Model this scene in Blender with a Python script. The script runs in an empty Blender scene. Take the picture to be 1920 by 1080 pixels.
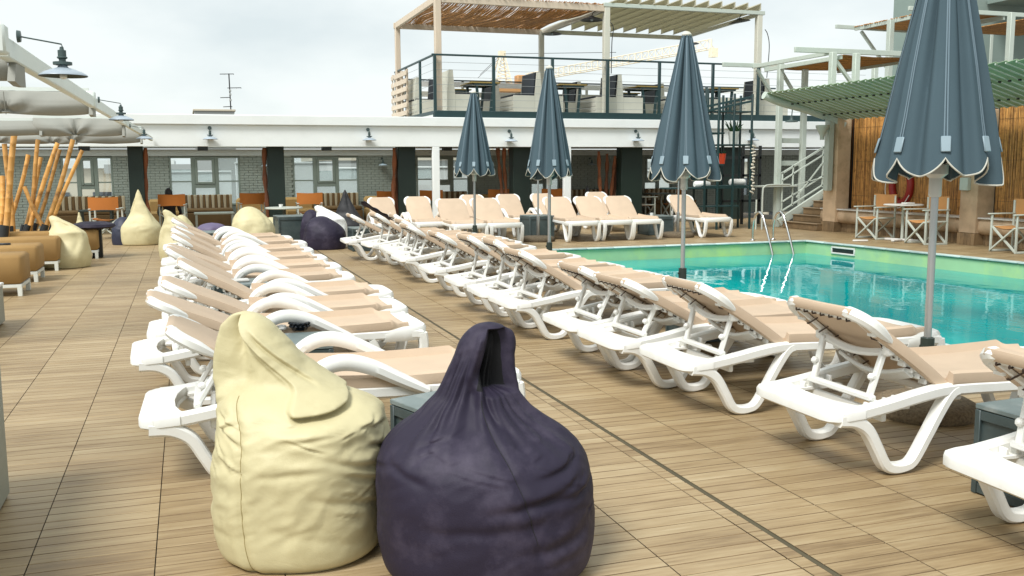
import bpy, bmesh, math, random
from mathutils import Vector as V, Matrix, noise
random.seed(7)
R = math.radians
PI = math.pi
scene = bpy.context.scene
COL = scene.collection

# ---------------------------------------------------------------- camera
CAM_H, FPX, YAW, PITCH, ROLL = 1.5, 1778.6, .328187, .127108, -.005527
_cy, _sy, _cp, _sp = math.cos(YAW), math.sin(YAW), math.cos(PITCH), math.sin(PITCH)
FWD = V((_sy*_cp, _cy*_cp, -_sp)); _r = V((_cy, -_sy, 0)); _u = _r.cross(FWD)
RGT = _r*math.cos(ROLL) + _u*math.sin(ROLL)
UPV = -_r*math.sin(ROLL) + _u*math.cos(ROLL)
cd = bpy.data.cameras.new('camera'); cam = bpy.data.objects.new('camera', cd); COL.objects.link(cam)
cd.sensor_width = 36; cd.lens = 36*FPX/1920; cd.clip_start = .05; cd.clip_end = 3000
cam.matrix_world = Matrix(((RGT.x, UPV.x, -FWD.x, 0), (RGT.y, UPV.y, -FWD.y, 0), (RGT.z, UPV.z, -FWD.z, CAM_H), (0, 0, 0, 1)))
scene.camera = cam
scene.view_settings.view_transform = 'Standard'
scene.view_settings.look = 'None'
scene.view_settings.exposure = 0.46
scene.view_settings.gamma = 1
scene.view_settings.use_curve_mapping = False

def P(x, y, Y=None, X=None, Z=None):
    """world point on the sight line of photo pixel (x, y) at a known wall or floor plane"""
    d = RGT*((x-960)/FPX) + UPV*((540-y)/FPX) + FWD
    if Y is not None: t = Y/d.y
    elif X is not None: t = X/d.x
    else: t = (Z-CAM_H)/d.z
    return V((0, 0, CAM_H)) + d*t
def proj(p):
    q = V(p)-V((0, 0, CAM_H)); z = q.dot(FWD)
    return (960+FPX*q.dot(RGT)/z, 540-FPX*q.dot(UPV)/z, z)

# ---------------------------------------------------------------- sky and sun
SUN_DIR = V((-.62, -.46, 1.0)).normalized()          # towards the sun
w = bpy.data.worlds.new('World'); scene.world = w; w.use_nodes = True
nt = w.node_tree; N = nt.nodes; L = nt.links
bg = N['Background']; bg.inputs['Strength'].default_value = .1
sky = N.new('ShaderNodeTexSky'); sky.sky_type = 'NISHITA'; sky.sun_disc = False
sky.sun_elevation = math.asin(SUN_DIR.z); sky.sun_rotation = math.atan2(SUN_DIR.x, SUN_DIR.y)
tc = N.new('ShaderNodeTexCoord'); mp = N.new('ShaderNodeMapping'); mp.inputs['Scale'].default_value = (1.6, 1.6, 3.6)
mp.inputs['Location'].default_value = (.35, .1, .2)
n1 = N.new('ShaderNodeTexNoise'); n1.inputs['Scale'].default_value = 1.9; n1.inputs['Detail'].default_value = 7; n1.inputs['Roughness'].default_value = .5
rp = N.new('ShaderNodeValToRGB')
rp.color_ramp.elements[0].position = .36; rp.color_ramp.elements[0].color = (5.7, 6.3, 6.4, 1)
rp.color_ramp.elements[1].position = .56; rp.color_ramp.elements[1].color = (7.2, 7.6, 7.5, 1)
mx = N.new('ShaderNodeMix'); mx.data_type = 'RGBA'; mx.inputs[0].default_value = .92
L.new(tc.outputs['Generated'], mp.inputs[0]); L.new(mp.outputs[0], n1.inputs['Vector']); L.new(n1.outputs['Fac'], rp.inputs[0])
L.new(sky.outputs[0], mx.inputs[6]); L.new(rp.outputs[0], mx.inputs[7]); L.new(mx.outputs[2], bg.inputs['Color'])
sd = bpy.data.lights.new('sun', 'SUN'); sd.energy = 2.8; sd.angle = R(20); sd.color = (1, .99, .965)
so = bpy.data.objects.new('sun', sd); COL.objects.link(so)
so.rotation_euler = (-SUN_DIR).to_track_quat('-Z', 'Y').to_euler(); so.location = (0, 0, 30)

# ---------------------------------------------------------------- materials
MATS = {}
def pm(name, col, rough=.5, var=.12, scale=6, bump=0, bscale=40, metal=0, stretch=(1, 1, 1), spec=.5, dirt=None, dscale=3, damt=.5, world=False, coat=0, wrinkle=0, island=False):
    m = bpy.data.materials.new(name); m.use_nodes = True; MATS[name] = m
    nt = m.node_tree; N = nt.nodes; L = nt.links; b = N['Principled BSDF']
    b.inputs['Roughness'].default_value = rough; b.inputs['Metallic'].default_value = metal
    b.inputs['Specular IOR Level'].default_value = spec; b.inputs['Coat Weight'].default_value = coat
    if world: src = N.new('ShaderNodeNewGeometry').outputs['Position']
    else: src = N.new('ShaderNodeTexCoord').outputs['Object']
    mp = N.new('ShaderNodeMapping'); mp.inputs['Scale'].default_value = stretch; L.new(src, mp.inputs[0])
    n = N.new('ShaderNodeTexNoise'); n.inputs['Scale'].default_value = scale; n.inputs['Detail'].default_value = 5
    L.new(mp.outputs[0], n.inputs['Vector'])
    oi = N.new('ShaderNodeObjectInfo')
    ad = N.new('ShaderNodeMath'); ad.operation = 'MULTIPLY_ADD'; ad.inputs[1].default_value = .5; L.new(N.new('ShaderNodeNewGeometry').outputs['Random Per Island'] if island else oi.outputs['Random'], ad.inputs[0])
    L.new(n.outputs['Fac'], ad.inputs[2])
    r = N.new('ShaderNodeValToRGB'); e = r.color_ramp.elements
    lo = [max(0, c*(1-var)) for c in col]; hi = [min(1, c*(1+var)) for c in col]
    e[0].position = .4; e[0].color = (*lo, 1); e[1].position = 1.05 if False else 1.0; e[1].color = (*hi, 1)
    L.new(ad.outputs[0], r.inputs[0]); out = r.outputs[0]
    if dirt:
        n2 = N.new('ShaderNodeTexNoise'); n2.inputs['Scale'].default_value = dscale; n2.inputs['Detail'].default_value = 8; n2.inputs['Roughness'].default_value = .65
        L.new(src, n2.inputs['Vector'])
        r2 = N.new('ShaderNodeValToRGB'); r2.color_ramp.elements[0].position = .5; r2.color_ramp.elements[0].color = (0, 0, 0, 1)
        r2.color_ramp.elements[1].position = .72; r2.color_ramp.elements[1].color = (damt, damt, damt, 1); L.new(n2.outputs['Fac'], r2.inputs[0])
        mi = N.new('ShaderNodeMix'); mi.data_type = 'RGBA'; mi.inputs[7].default_value = (*dirt, 1)
        L.new(r2.outputs[0], mi.inputs[0]); L.new(out, mi.inputs[6]); out = mi.outputs[2]
    L.new(out, b.inputs['Base Color'])
    if bump:
        n3 = N.new('ShaderNodeTexNoise'); n3.inputs['Scale'].default_value = bscale; n3.inputs['Detail'].default_value = 4
        L.new(mp.outputs[0], n3.inputs['Vector'])
        bp = N.new('ShaderNodeBump'); bp.inputs['Strength'].default_value = bump; bp.inputs['Distance'].default_value = .01
        L.new(n3.outputs['Fac'], bp.inputs['Height']); L.new(bp.outputs[0], b.inputs['Normal'])
        if wrinkle:          # crumpled cloth: ridged, stretched creases under the weave
            mw = N.new('ShaderNodeMapping'); mw.inputs['Scale'].default_value = (1, 1, 1.7); mw.inputs['Rotation'].default_value = (.2, .5, .1); L.new(src, mw.inputs[0])
            nw = N.new('ShaderNodeTexNoise'); nw.inputs['Scale'].default_value = 3.6; nw.inputs['Detail'].default_value = 3; nw.inputs['Distortion'].default_value = 1.4; L.new(mw.outputs[0], nw.inputs['Vector'])
            s1 = N.new('ShaderNodeMath'); s1.operation = 'SUBTRACT'; s1.inputs[1].default_value = .5; L.new(nw.outputs['Fac'], s1.inputs[0])
            s2 = N.new('ShaderNodeMath'); s2.operation = 'ABSOLUTE'; L.new(s1.outputs[0], s2.inputs[0])
            s3 = N.new('ShaderNodeMath'); s3.operation = 'POWER'; s3.inputs[1].default_value = .6; L.new(s2.outputs[0], s3.inputs[0])
            bw = N.new('ShaderNodeBump'); bw.inputs['Strength'].default_value = wrinkle; bw.inputs['Distance'].default_value = .03
            L.new(s3.outputs[0], bw.inputs['Height']); L.new(bw.outputs[0], bp.inputs['Normal'])
    return m

M_WHITE = pm('white_plastic', (.78, .78, .74), .38, .04, 4, dirt=(.62, .58, .48), dscale=5, damt=.35)
M_SLING = pm('tan_sling', (.535, .41, .292), .75, .07, 5, .25, 220)
M_CORD = pm('dark_cord', (.05, .03, .02), .7)
M_CREAM = pm('cream_canvas', (.575, .515, .305), .52, .07, 4, .12, 260, wrinkle=.07, dirt=(.30, .25, .12), dscale=4.5, damt=.35, spec=.35)
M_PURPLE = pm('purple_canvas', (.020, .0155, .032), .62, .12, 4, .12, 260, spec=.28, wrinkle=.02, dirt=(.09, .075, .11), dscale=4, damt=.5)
M_NAVY = pm('navy_canvas', (.018, .022, .045), .55, .12, 4, .1, 200)
M_BLACKF = pm('black_canvas', (.012, .012, .014), .6, .2, 4, .1, 200)
M_LAV = pm('lavender_canvas', (.13, .105, .19), .6, .1, 4, .1, 200)
M_THREAD = pm('seam_thread', (.28, .22, .09), .8)
M_BLUE = pm('blue_canvas', (.060, .094, .112), .85, .06, 3, .2, 250, spec=.2)
M_TAPE = pm('pale_tape', (.13, .185, .22), .8, .06, 3)
M_POCKET = pm('pocket_plastic', (.24, .32, .36), .5, .05)
M_PIPE = pm('cream_piping', (.52, .51, .44), .7)
M_ALU = pm('brushed_aluminium', (.42, .44, .44), .38, .1, 20, metal=.85, stretch=(1, 1, .05))
M_PALEGREY = pm('pale_grey_plastic', (.55, .57, .54), .45)
M_STEEL = pm('polished_steel', (.7, .7, .68), .14, .05, metal=1)
M_SOCKET = pm('dark_green_socket', (.02, .03, .022), .5)
M_PEBBLE = pm('pebble_concrete', (.14, .105, .062), .9, .6, 70, .9, 55, dirt=(.06, .045, .03), dscale=45, damt=.9)
M_BOX = pm('grey_green_paint', (.045, .066, .066), .42, .2, 6, .08, 30, dirt=(.11, .13, .125), dscale=5, damt=.45)
M_BOXTOP = pm('worn_grey_top', (.13, .165, .16), .38, .22, 7, .05, 30, dirt=(.3, .32, .3), dscale=9, damt=.6)
M_BLACK = pm('black_metal', (.012, .014, .014), .45)
M_FASCIA = pm('white_render', (.79, .82, .80), .7, .025, 1.2, .06, 30, dirt=(.62, .65, .62), dscale=1.3, damt=.3)
M_SOFFIT = pm('grey_white_paint', (.60, .62, .59), .75, .04)
M_BRICK = pm('grey_painted_brick', (.285, .305, .262), .75, .10, 5, .2, 30)
M_MORTAR = pm('grey_mortar', (.215, .23, .198), .9)
M_WFRAME = pm('grey_green_frame', (.215, .245, .205), .5, .05)
M_PILLAR = pm('dark_green_render', (.004, .015, .010), .55, .12, 3)
M_LOG = pm('rough_log', (.15, .048, .016), .8, .6, 8, .5, 30, stretch=(1, 1, .15), dirt=(.05, .02, .01), dscale=6, damt=.8)
M_DGREEN = pm('dark_green_metal', (.012, .040, .042), .42, .15)
M_CABLE = pm('cable_steel', (.35, .38, .38), .4, metal=.6)
M_PINE = pm('pale_pine', (.60, .50, .385), .7, .10, 5, .15, 30, stretch=(4, 4, .3))
M_CREAMW = pm('cream_paint_wood', (.58, .57, .48), .65, .06, 4, .1, 30)
M_WHITEB = pm('white_board', (.78, .78, .74), .6, .05)
M_CUSH = pm('dark_cushion', (.010, .016, .024), .55, .2)
M_TABLE = pm('dark_table', (.045, .055, .045), .5)
M_TABUND = pm('ochre_board', (.28, .20, .06), .7)
M_REED = pm('reed', (.44, .21, .055), .6, .62, 9, island=True, bump=.3, bscale=60, stretch=(3, 3, .4), dirt=(.13, .045, .012), dscale=9, damt=.75)
M_REEDBK = pm('reed_backing', (.10, .04, .012), .9)
M_GLOUV = pm('green_louver', (.27, .37, .23), .5, .14, 2, dirt=(.16, .13, .05), dscale=1.1, damt=.6)
M_PALEGREEN = pm('pale_green_paint', (.50, .555, .49), .5, .06, 3, dirt=(.36, .38, .31), dscale=3, damt=.4)
M_STONE = pm('sandstone', (.50, .36, .23), .8, .28, 4, .35, 25, dirt=(.30, .20, .10), dscale=2.4, damt=.7)
M_MARBLE = pm('pale_marble', (.62, .60, .56), .35, .12, 8)
M_BRTILE = pm('brown_tile', (.22, .145, .075), .6, .3, 8, .2, 30)
M_ORANGE = pm('orange_canvas', (.44, .145, .022), .8, .1, 4, .15, 150)
M_TANCAN = pm('tan_canvas', (.50, .245, .085), .8, .1, 4, .15, 150)
M_CHAIRW = pm('pale_chair_wood', (.46, .49, .43), .55, .1, 8)
M_TANUPH = pm('tan_upholstery', (.36, .215, .075), .85, .08, 5, .2, 160)
M_STRIPED = pm('stripe_dark', (.13, .072, .025), .9, .1)
M_STRIPEL = pm('stripe_light', (.40, .325, .215), .9, .08)
M_WLEG = pm('white_painted_wood', (.66, .68, .63), .5, .05)
M_BAMBOO = pm('bamboo_cane', (.56, .29, .075), .38, .40, 6, .15, 20, stretch=(1, 1, .25), dirt=(.07, .02, .006), dscale=4, damt=.95)
M_AWN = pm('awning_canvas', (.29, .29, .255), .85, .06, 3, .12, 120, dirt=(.30, .28, .23), dscale=2.5, damt=.4)
M_AWNBEAM = pm('awning_beam_paint', (.70, .75, .70), .5, .04)
M_LAMPG = pm('lamp_green', (.055, .085, .082), .38, .15)
M_LAMPSH = pm('lamp_shade_grey', (.36, .42, .47), .35, .08)
M_LAMPIN = pm('lamp_inside', (.05, .06, .04), .5)
M_BULB = pm('frosted_bulb', (.8, .8, .75), .25)
M_REDRING = pm('red_ring', (.33, .018, .012), .5, .12)
M_POT = pm('orange_pot', (.65, .065, .018), .45)
M_WPOT = pm('white_pot', (.72, .74, .68), .4)
M_LEAF = pm('succulent_leaf', (.022, .085, .02), .5, .3, 12)
M_TOWEL = pm('white_towel', (.78, .78, .74), .9, .05, 8, .4, 60)
M_LETTER = pm('pale_letter', (.62, .58, .47), .5, .15, 20)
M_CRANE = pm('hazed_crane_yellow', (.82, .72, .53), .5, .15)  # yellow paled: distance haze is put into the colour
M_BLDG = [pm('building_cream', (.55, .49, .38), .85, .08, .2), pm('building_white', (.66, .67, .65), .85, .06, .2), pm('building_grey', (.38, .39, .37), .85, .08, .2)]
M_BWIN = pm('far_window', (.05, .06, .07), .2)
M_ROOFSIDE = pm('upper_building_render', (.215, .275, .245), .75, .06, .8, .05, 20)
M_CITY = pm('city_ground_asphalt', (.18, .18, .17), .9, .3, .03)
M_GROOVE = pm('groove_grime', (.16, .105, .05), .8, .3, 5)
M_GROUT = pm('grout', (.085, .065, .04), .9)
M_COPING = pm('coping_stone', (.42, .50, .47), .55, .22, 7, .1, 30)
M_POOLW = pm('pool_green_wall', (.31, .52, .29), .45, .12, 2, dirt=(.50, .70, .20), dscale=1.1, damt=.8)
M_POOLF = pm('pool_turquoise_floor', (.05, .45, .45), .5, .1, 1)
M_HAIR = pm('dark_hair', (.012, .009, .008), .5)
M_SKIN = pm('skin', (.42, .25, .17), .5)
M_CLOTH = pm('black_shirt', (.015, .015, .018), .8)
M_PLINTHW = pm('white_cabinet_paint', (.285, .305, .262), .5, .04)
M_CERAM = pm('white_ceramic', (.75, .75, .72), .2)
M_GLASSBL = pm('black_glass', (.006, .008, .012), .12)

def special(name):
    m = bpy.data.materials.new(name); m.use_nodes = True; MATS[name] = m
    return m, m.node_tree.nodes, m.node_tree.links
# clear window panes: mostly see-through with a real mirror share
M_PANE, N, L = special('window_pane')
N.remove(N['Principled BSDF']); o = N['Material Output']
t = N.new('ShaderNodeBsdfTransparent'); t.inputs[0].default_value = (.95, .98, .98, 1); g = N.new('ShaderNodeBsdfGlossy'); g.inputs['Roughness'].default_value = .02
fr = N.new('ShaderNodeFresnel'); fr.inputs[0].default_value = 1.6; ms = N.new('ShaderNodeMixShader')
L.new(fr.outputs[0], ms.inputs[0]); L.new(t.outputs[0], ms.inputs[1]); L.new(g.outputs[0], ms.inputs[2]); L.new(ms.outputs[0], o.inputs[0])
# panes with white film
M_FILM, N, L = special('film_pane')
N.remove(N['Principled BSDF']); o = N['Material Output']
t = N.new('ShaderNodeBsdfTranslucent'); t.inputs[0].default_value = (.97, 1, 1, 1); d = N.new('ShaderNodeBsdfDiffuse'); d.inputs[0].default_value = (.8, .86, .86, 1)
tt = N.new('ShaderNodeBsdfTransparent'); tt.inputs[0].default_value = (.95, 1, 1, 1)
ms = N.new('ShaderNodeMixShader'); ms.inputs[0].default_value = .25; m2 = N.new('ShaderNodeMixShader'); m2.inputs[0].default_value = .75
L.new(t.outputs[0], ms.inputs[1]); L.new(d.outputs[0], ms.inputs[2]); L.new(ms.outputs[0], m2.inputs[1]); L.new(tt.outputs[0], m2.inputs[2]); L.new(m2.outputs[0], o.inputs[0])
# thin translucent slats of the pergola
M_LOUVER, N, L = special('louver_sheet')
N.remove(N['Principled BSDF']); o = N['Material Output']
t = N.new('ShaderNodeBsdfTranslucent'); t.inputs[0].default_value = (.72, .69, .56, 1); d = N.new('ShaderNodeBsdfDiffuse'); d.inputs[0].default_value = (.70, .68, .58, 1)
ms = N.new('ShaderNodeMixShader'); ms.inputs[0].default_value = .5; L.new(t.outputs[0], ms.inputs[1]); L.new(d.outputs[0], ms.inputs[2]); L.new(ms.outputs[0], o.inputs[0])
# pool water: milky turquoise body, mirror surface, slow ripples
M_WATER, N, L = special('pool_water'); b = N['Principled BSDF']
gp = N.new('ShaderNodeNewGeometry'); mp = N.new('ShaderNodeMapping'); mp.inputs['Scale'].default_value = (1, .55, 1); L.new(gp.outputs['Position'], mp.inputs[0])
n1 = N.new('ShaderNodeTexNoise'); n1.inputs['Scale'].default_value = .5; n1.inputs['Detail'].default_value = 2; L.new(mp.outputs[0], n1.inputs['Vector'])
r = N.new('ShaderNodeValToRGB'); r.color_ramp.elements[0].color = (.0, .25, .265, 1); r.color_ramp.elements[1].color = (.0, .42, .405, 1)
r.color_ramp.elements[0].position = .35; r.color_ramp.elements[1].position = .65
L.new(n1.outputs['Fac'], r.inputs[0]); L.new(r.outputs[0], b.inputs['Base Color'])
b.inputs['Roughness'].default_value = .015; b.inputs['IOR'].default_value = 1.33; b.inputs['Specular IOR Level'].default_value = .5
n2 = N.new('ShaderNodeTexNoise'); n2.inputs['Scale'].default_value = 3.2; n2.inputs['Detail'].default_value = 3; L.new(mp.outputs[0], n2.inputs['Vector'])
bp = N.new('ShaderNodeBump'); bp.inputs['Strength'].default_value = .085; bp.inputs['Distance'].default_value = .06
L.new(n2.outputs['Fac'], bp.inputs['Height']); L.new(bp.outputs[0], b.inputs['Normal'])
# wood-look porcelain: tone per moulded rib, long grain streaks, pale worn patches
TX, TY, TP = 2.12, 3.88, .46
M_TILE, N, L = special('wood_look_porcelain'); b = N['Principled BSDF']
gp = N.new('ShaderNodeNewGeometry'); sx = N.new('ShaderNodeSeparateXYZ'); L.new(gp.outputs['Position'], sx.inputs[0])
def mth(op, a, bb=None, c=None):
    q = N.new('ShaderNodeMath'); q.operation = op
    for i, vv in enumerate((a, bb, c)):
        if vv is None: continue
        if isinstance(vv, (int, float)): q.inputs[i].default_value = vv
        else: L.new(vv, q.inputs[i])
    return q.outputs[0]
fx = mth('FLOOR', mth('DIVIDE', mth('SUBTRACT', sx.outputs[0], TX), TP)); fy = mth('FLOOR', mth('DIVIDE', mth('SUBTRACT', sx.outputs[1], TY), TP/5))
cb = N.new('ShaderNodeCombineXYZ'); L.new(fx, cb.inputs[0]); L.new(fy, cb.inputs[1])
wn = N.new('ShaderNodeTexWhiteNoise'); wn.noise_dimensions = '2D'; L.new(cb.outputs[0], wn.inputs['Vector'])
fy2 = mth('FLOOR', mth('DIVIDE', mth('SUBTRACT', sx.outputs[1], TY), TP)); cb2 = N.new('ShaderNodeCombineXYZ'); L.new(fx, cb2.inputs[0]); L.new(fy2, cb2.inputs[1])
wn2 = N.new('ShaderNodeTexWhiteNoise'); wn2.noise_dimensions = '2D'; L.new(cb2.outputs[0], wn2.inputs['Vector'])
mp = N.new('ShaderNodeMapping'); mp.inputs['Scale'].default_value = (2.2, 46, 1); L.new(gp.outputs['Position'], mp.inputs[0])
off = N.new('ShaderNodeVectorMath'); off.operation = 'ADD'; L.new(mp.outputs[0], off.inputs[0]); L.new(wn.outputs['Color'], off.inputs[1])
gn = N.new('ShaderNodeTexNoise'); gn.inputs['Scale'].default_value = 1.7; gn.inputs['Detail'].default_value = 7; gn.inputs['Roughness'].default_value = .62; L.new(off.outputs[0], gn.inputs['Vector'])
mpb = N.new('ShaderNodeMapping'); mpb.inputs['Scale'].default_value = (1.2, 9, 1); L.new(gp.outputs['Position'], mpb.inputs[0])
gb = N.new('ShaderNodeTexNoise'); gb.inputs['Scale'].default_value = 1.5; gb.inputs['Detail'].default_value = 5; L.new(mpb.outputs[0], gb.inputs['Vector'])
v = mth('MULTIPLY_ADD', wn.outputs['Value'], .14, mth('MULTIPLY_ADD', gn.outputs['Fac'], .62, mth('MULTIPLY_ADD', gb.outputs['Fac'], .35, mth('MULTIPLY', wn2.outputs['Value'], .05))))
r = N.new('ShaderNodeValToRGB'); cr = r.color_ramp
cr.elements[0].position = .34; cr.elements[0].color = (.17, .105, .046, 1)
cr.elements[1].position = .92; cr.elements[1].color = (.53, .445, .30, 1)
e = cr.elements.new(.57); e.color = (.355, .255, .135, 1); e = cr.elements.new(.71); e.color = (.43, .33, .19, 1)
L.new(v, r.inputs[0])
st = N.new('ShaderNodeTexNoise'); st.inputs['Scale'].default_value = .8; st.inputs['Detail'].default_value = 6; L.new(gp.outputs['Position'], st.inputs['Vector'])
sr = N.new('ShaderNodeValToRGB'); sr.color_ramp.elements[0].position = .38; sr.color_ramp.elements[0].color = (.82, .80, .76, 1); sr.color_ramp.elements[1].position = .62; sr.color_ramp.elements[1].color = (1, 1, 1, 1); L.new(st.outputs['Fac'], sr.inputs[0])
mu = N.new('ShaderNodeMix'); mu.data_type = 'RGBA'; mu.blend_type = 'MULTIPLY'; mu.inputs[0].default_value = 1; L.new(r.outputs[0], mu.inputs[6]); L.new(sr.outputs[0], mu.inputs[7])
L.new(mu.outputs[2], b.inputs['Base Color']); L.new(mth('MULTIPLY_ADD', gn.outputs['Fac'], .3, .33), b.inputs['Roughness'])
bp = N.new('ShaderNodeBump'); bp.inputs['Strength'].default_value = .25; bp.inputs['Distance'].default_value = .004; L.new(gn.outputs['Fac'], bp.inputs['Height']); L.new(bp.outputs[0], b.inputs['Normal'])

# ---------------------------------------------------------------- mesh builder
Z3 = V((0, 0, 1))
def frame(d, up=Z3):
    d = d.normalized()
    if abs(d.dot(up)) > .98: up = V((1, 0, 0)) if abs(d.x) < .9 else V((0, 1, 0))
    s = d.cross(up).normalized(); return s, s.cross(d).normalized()
def cat(pts, k=6, closed=False):
    pts = [V(p) for p in pts]; n = len(pts); out = []
    rng = range(n) if closed else range(n-1)
    for i in rng:
        if closed: a, b, c, d = pts[i-1], pts[i], pts[(i+1) % n], pts[(i+2) % n]
        else: a, b, c, d = pts[max(i-1, 0)], pts[i], pts[i+1], pts[min(i+2, n-1)]
        for j in range(k):
            t = j/k
            out.append(.5*((2*b)+(c-a)*t+(2*a-5*b+4*c-d)*t*t+(3*b-a-3*c+d)*t**3))
    if not closed: out.append(pts[-1])
    return out
def rsec(a, b, c=.3):
    """rounded rectangle cross-section, half sizes a, b"""
    ca, cb = min(a, b)*c*2, min(a, b)*c*2
    ca = min(ca, a*.95); cb = min(cb, b*.95)
    return [(a, b-cb), (a-ca, b), (-a+ca, b), (-a, b-cb), (-a, -b+cb), (-a+ca, -b), (a-ca, -b), (a, -b+cb)]

class MB:
    def __init__(self): self.v = []; self.f = []; self.m = []; self.mi = 0
    def add(self, vs, fs):
        o = len(self.v); self.v += [tuple(p) for p in vs]
        for q in fs: self.f.append(tuple(i+o for i in q)); self.m.append(self.mi)
        return self
    def box(self, c, s, ch=0, M=None):
        hx, hy, hz = s[0]/2, s[1]/2, s[2]/2; c = V(c); vs = []; fs = []
        cor = [(a, b, d) for a in (-1, 1) for b in (-1, 1) for d in (-1, 1)]
        if ch <= 0:
            vs = [V((a*hx, b*hy, d*hz)) for a, b, d in cor]
            fs = [(0, 1, 3, 2), (4, 6, 7, 5), (0, 4, 5, 1), (2, 3, 7, 6), (0, 2, 6, 4), (1, 5, 7, 3)]
        else:
            ch = min(ch, hx*.9, hy*.9, hz*.9); ix = {}
            for k, (a, b, d) in enumerate(cor):
                for ax in range(3):
                    p = [a*(hx-ch), b*(hy-ch), d*(hz-ch)]; p[ax] = (a, b, d)[ax]*(hx, hy, hz)[ax]
                    ix[(a, b, d, ax)] = len(vs); vs.append(V(p))
            for ax in range(3):
                o1, o2 = [i for i in range(3) if i != ax]
                for s_ in (-1, 1):
                    q = []
                    for u, w_ in ((-1, -1), (1, -1), (1, 1), (-1, 1)):
                        k = [0, 0, 0]; k[ax] = s_; k[o1] = u; k[o2] = w_; q.append(ix[(*k, ax)])
                    fs.append(q)
                for u in (-1, 1):
                    for w_ in (-1, 1):
                        q = []
                        for s_, a2 in ((-1, o1), (1, o1), (1, o2), (-1, o2)):
                            k = [0, 0, 0]; k[ax] = s_; k[o1] = u; k[o2] = w_; q.append(ix[(*k, a2)])
                        fs.append(q)
            for k in cor: fs.append([ix[(*k, i)] for i in range(3)])
        if M is not None: vs = [M @ p for p in vs]
        return self.add([p+c for p in vs], fs)
    def bar(self, p0, p1, w, h, up=Z3, ch=0):
        p0, p1 = V(p0), V(p1); d = p1-p0; s, u = frame(d, V(up)); dn = d.normalized()
        M = Matrix((s, dn, u)).transposed()
        return self.box((p0+p1)/2, (w, d.length, h), ch, M)
    def rings(self, rs, cap=True, closed=False):
        n = len(rs[0]); o = len(self.v); vs = [p for r_ in rs for p in r_]; fs = []
        m = len(rs)
        for i in range(m if closed else m-1):
            for j in range(n):
                a = i*n+j; b_ = i*n+(j+1) % n; c = ((i+1) % m)*n+(j+1) % n; d = ((i+1) % m)*n+j
                fs.append((a, b_, c, d))
        if cap and not closed: fs.append(tuple(range(n))[::-1]); fs.append(tuple((m-1)*n+j for j in range(n)))
        return self.add(vs, fs)
    def tube(self, pts, r, n=8, closed=False, cap=True):
        pts = [V(p) for p in pts]; m = len(pts); rs = []; prev = None
        for i, p in enumerate(pts):
            if closed: t = pts[(i+1) % m]-pts[i-1]
            else: t = pts[min(i+1, m-1)]-pts[max(i-1, 0)]
            t.normalize()
            if prev is None: s, u = frame(t)
            else:
                s = (prev-t*prev.dot(t)); s = s.normalized() if s.length > 1e-6 else frame(t)[0]; u = s.cross(t)
            prev = s; rr = r[i] if isinstance(r, (list, tuple)) else r
            rs.append([p+(s*math.cos(2*PI*j/n)+u*math.sin(2*PI*j/n))*rr for j in range(n)])
        return self.rings(rs, cap, closed)
    def sweep(self, pts, sec, side, sc=None, closed=False):
        """planar path; sec = [(along side, in plane)]; sc(i, m) -> (scale side, scale in-plane)"""
        pts = [V(p) for p in pts]; m = len(pts); side = V(side).normalized(); rs = []
        for i, p in enumerate(pts):
            if closed: t = pts[(i+1) % m]-pts[i-1]
            else: t = pts[min(i+1, m-1)]-pts[max(i-1, 0)]
            n_ = t.cross(side).normalized(); a, b_ = sc(i, m) if sc else (1, 1)
            rs.append([p+side*(q[0]*a)+n_*(q[1]*b_) for q in sec])
        return self.rings(rs, True, closed)
    def lathe(self, prof, n=20, c=(0, 0, 0), M=None, cap=False):
        c = V(c); rs = []
        for r_, z in prof:
            ring = [V((r_*math.cos(2*PI*j/n), r_*math.sin(2*PI*j/n), z)) for j in range(n)]
            if M is not None: ring = [M @ p for p in ring]
            rs.append([p+c for p in ring])
        return self.rings(rs, cap)
    def prism(self, poly, h0, h1, ax=2):
        def mk(a, b_, h): return V((a, b_, h)) if ax == 2 else (V((a, h, b_)) if ax == 1 else V((h, a, b_)))
        return self.rings([[mk(a, b_, h0) for a, b_ in poly], [mk(a, b_, h1) for a, b_ in poly]])
    def quad(self, a, b_, c, d): return self.add([V(a), V(b_), V(c), V(d)], [(0, 1, 2, 3)])
    def grid(self, nu, nv, fn, wrap=False):
        o = []; 
        for i in range(nv+1):
            for j in range(nu if wrap else nu+1): o.append(fn(j/nu, i/nv))
        w_ = nu if wrap else nu+1; fs = []
        for i in range(nv):
            for j in range(nu):
                fs.append((i*w_+j, i*w_+(j+1) % w_ if wrap else i*w_+j+1, (i+1)*w_+((j+1) % w_ if wrap else j+1), (i+1)*w_+j))
        return self.add(o, fs)
    def mesh(self, name, mats, sharp=38, recalc=True):
        me = bpy.data.meshes.new(name); me.from_pydata(self.v, [], self.f)
        for m in (mats if isinstance(mats, (list, tuple)) else [mats]): me.materials.append(m)
        if any(self.m): me.polygons.foreach_set('material_index', self.m)
        if recalc:
            bm = bmesh.new(); bm.from_mesh(me); bmesh.ops.recalc_face_normals(bm, faces=bm.faces); bm.to_mesh(me); bm.free()
        if sharp:
            me.polygons.foreach_set('use_smooth', [True]*len(me.polygons)); me.set_sharp_from_angle(angle=R(sharp))
        me.update(); return me
    def build(self, name, mats, parent=None, loc=(0, 0, 0), rz=0, sharp=38, recalc=True):
        return put(name, self.mesh(name, mats, sharp, recalc), parent, loc, rz)

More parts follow.
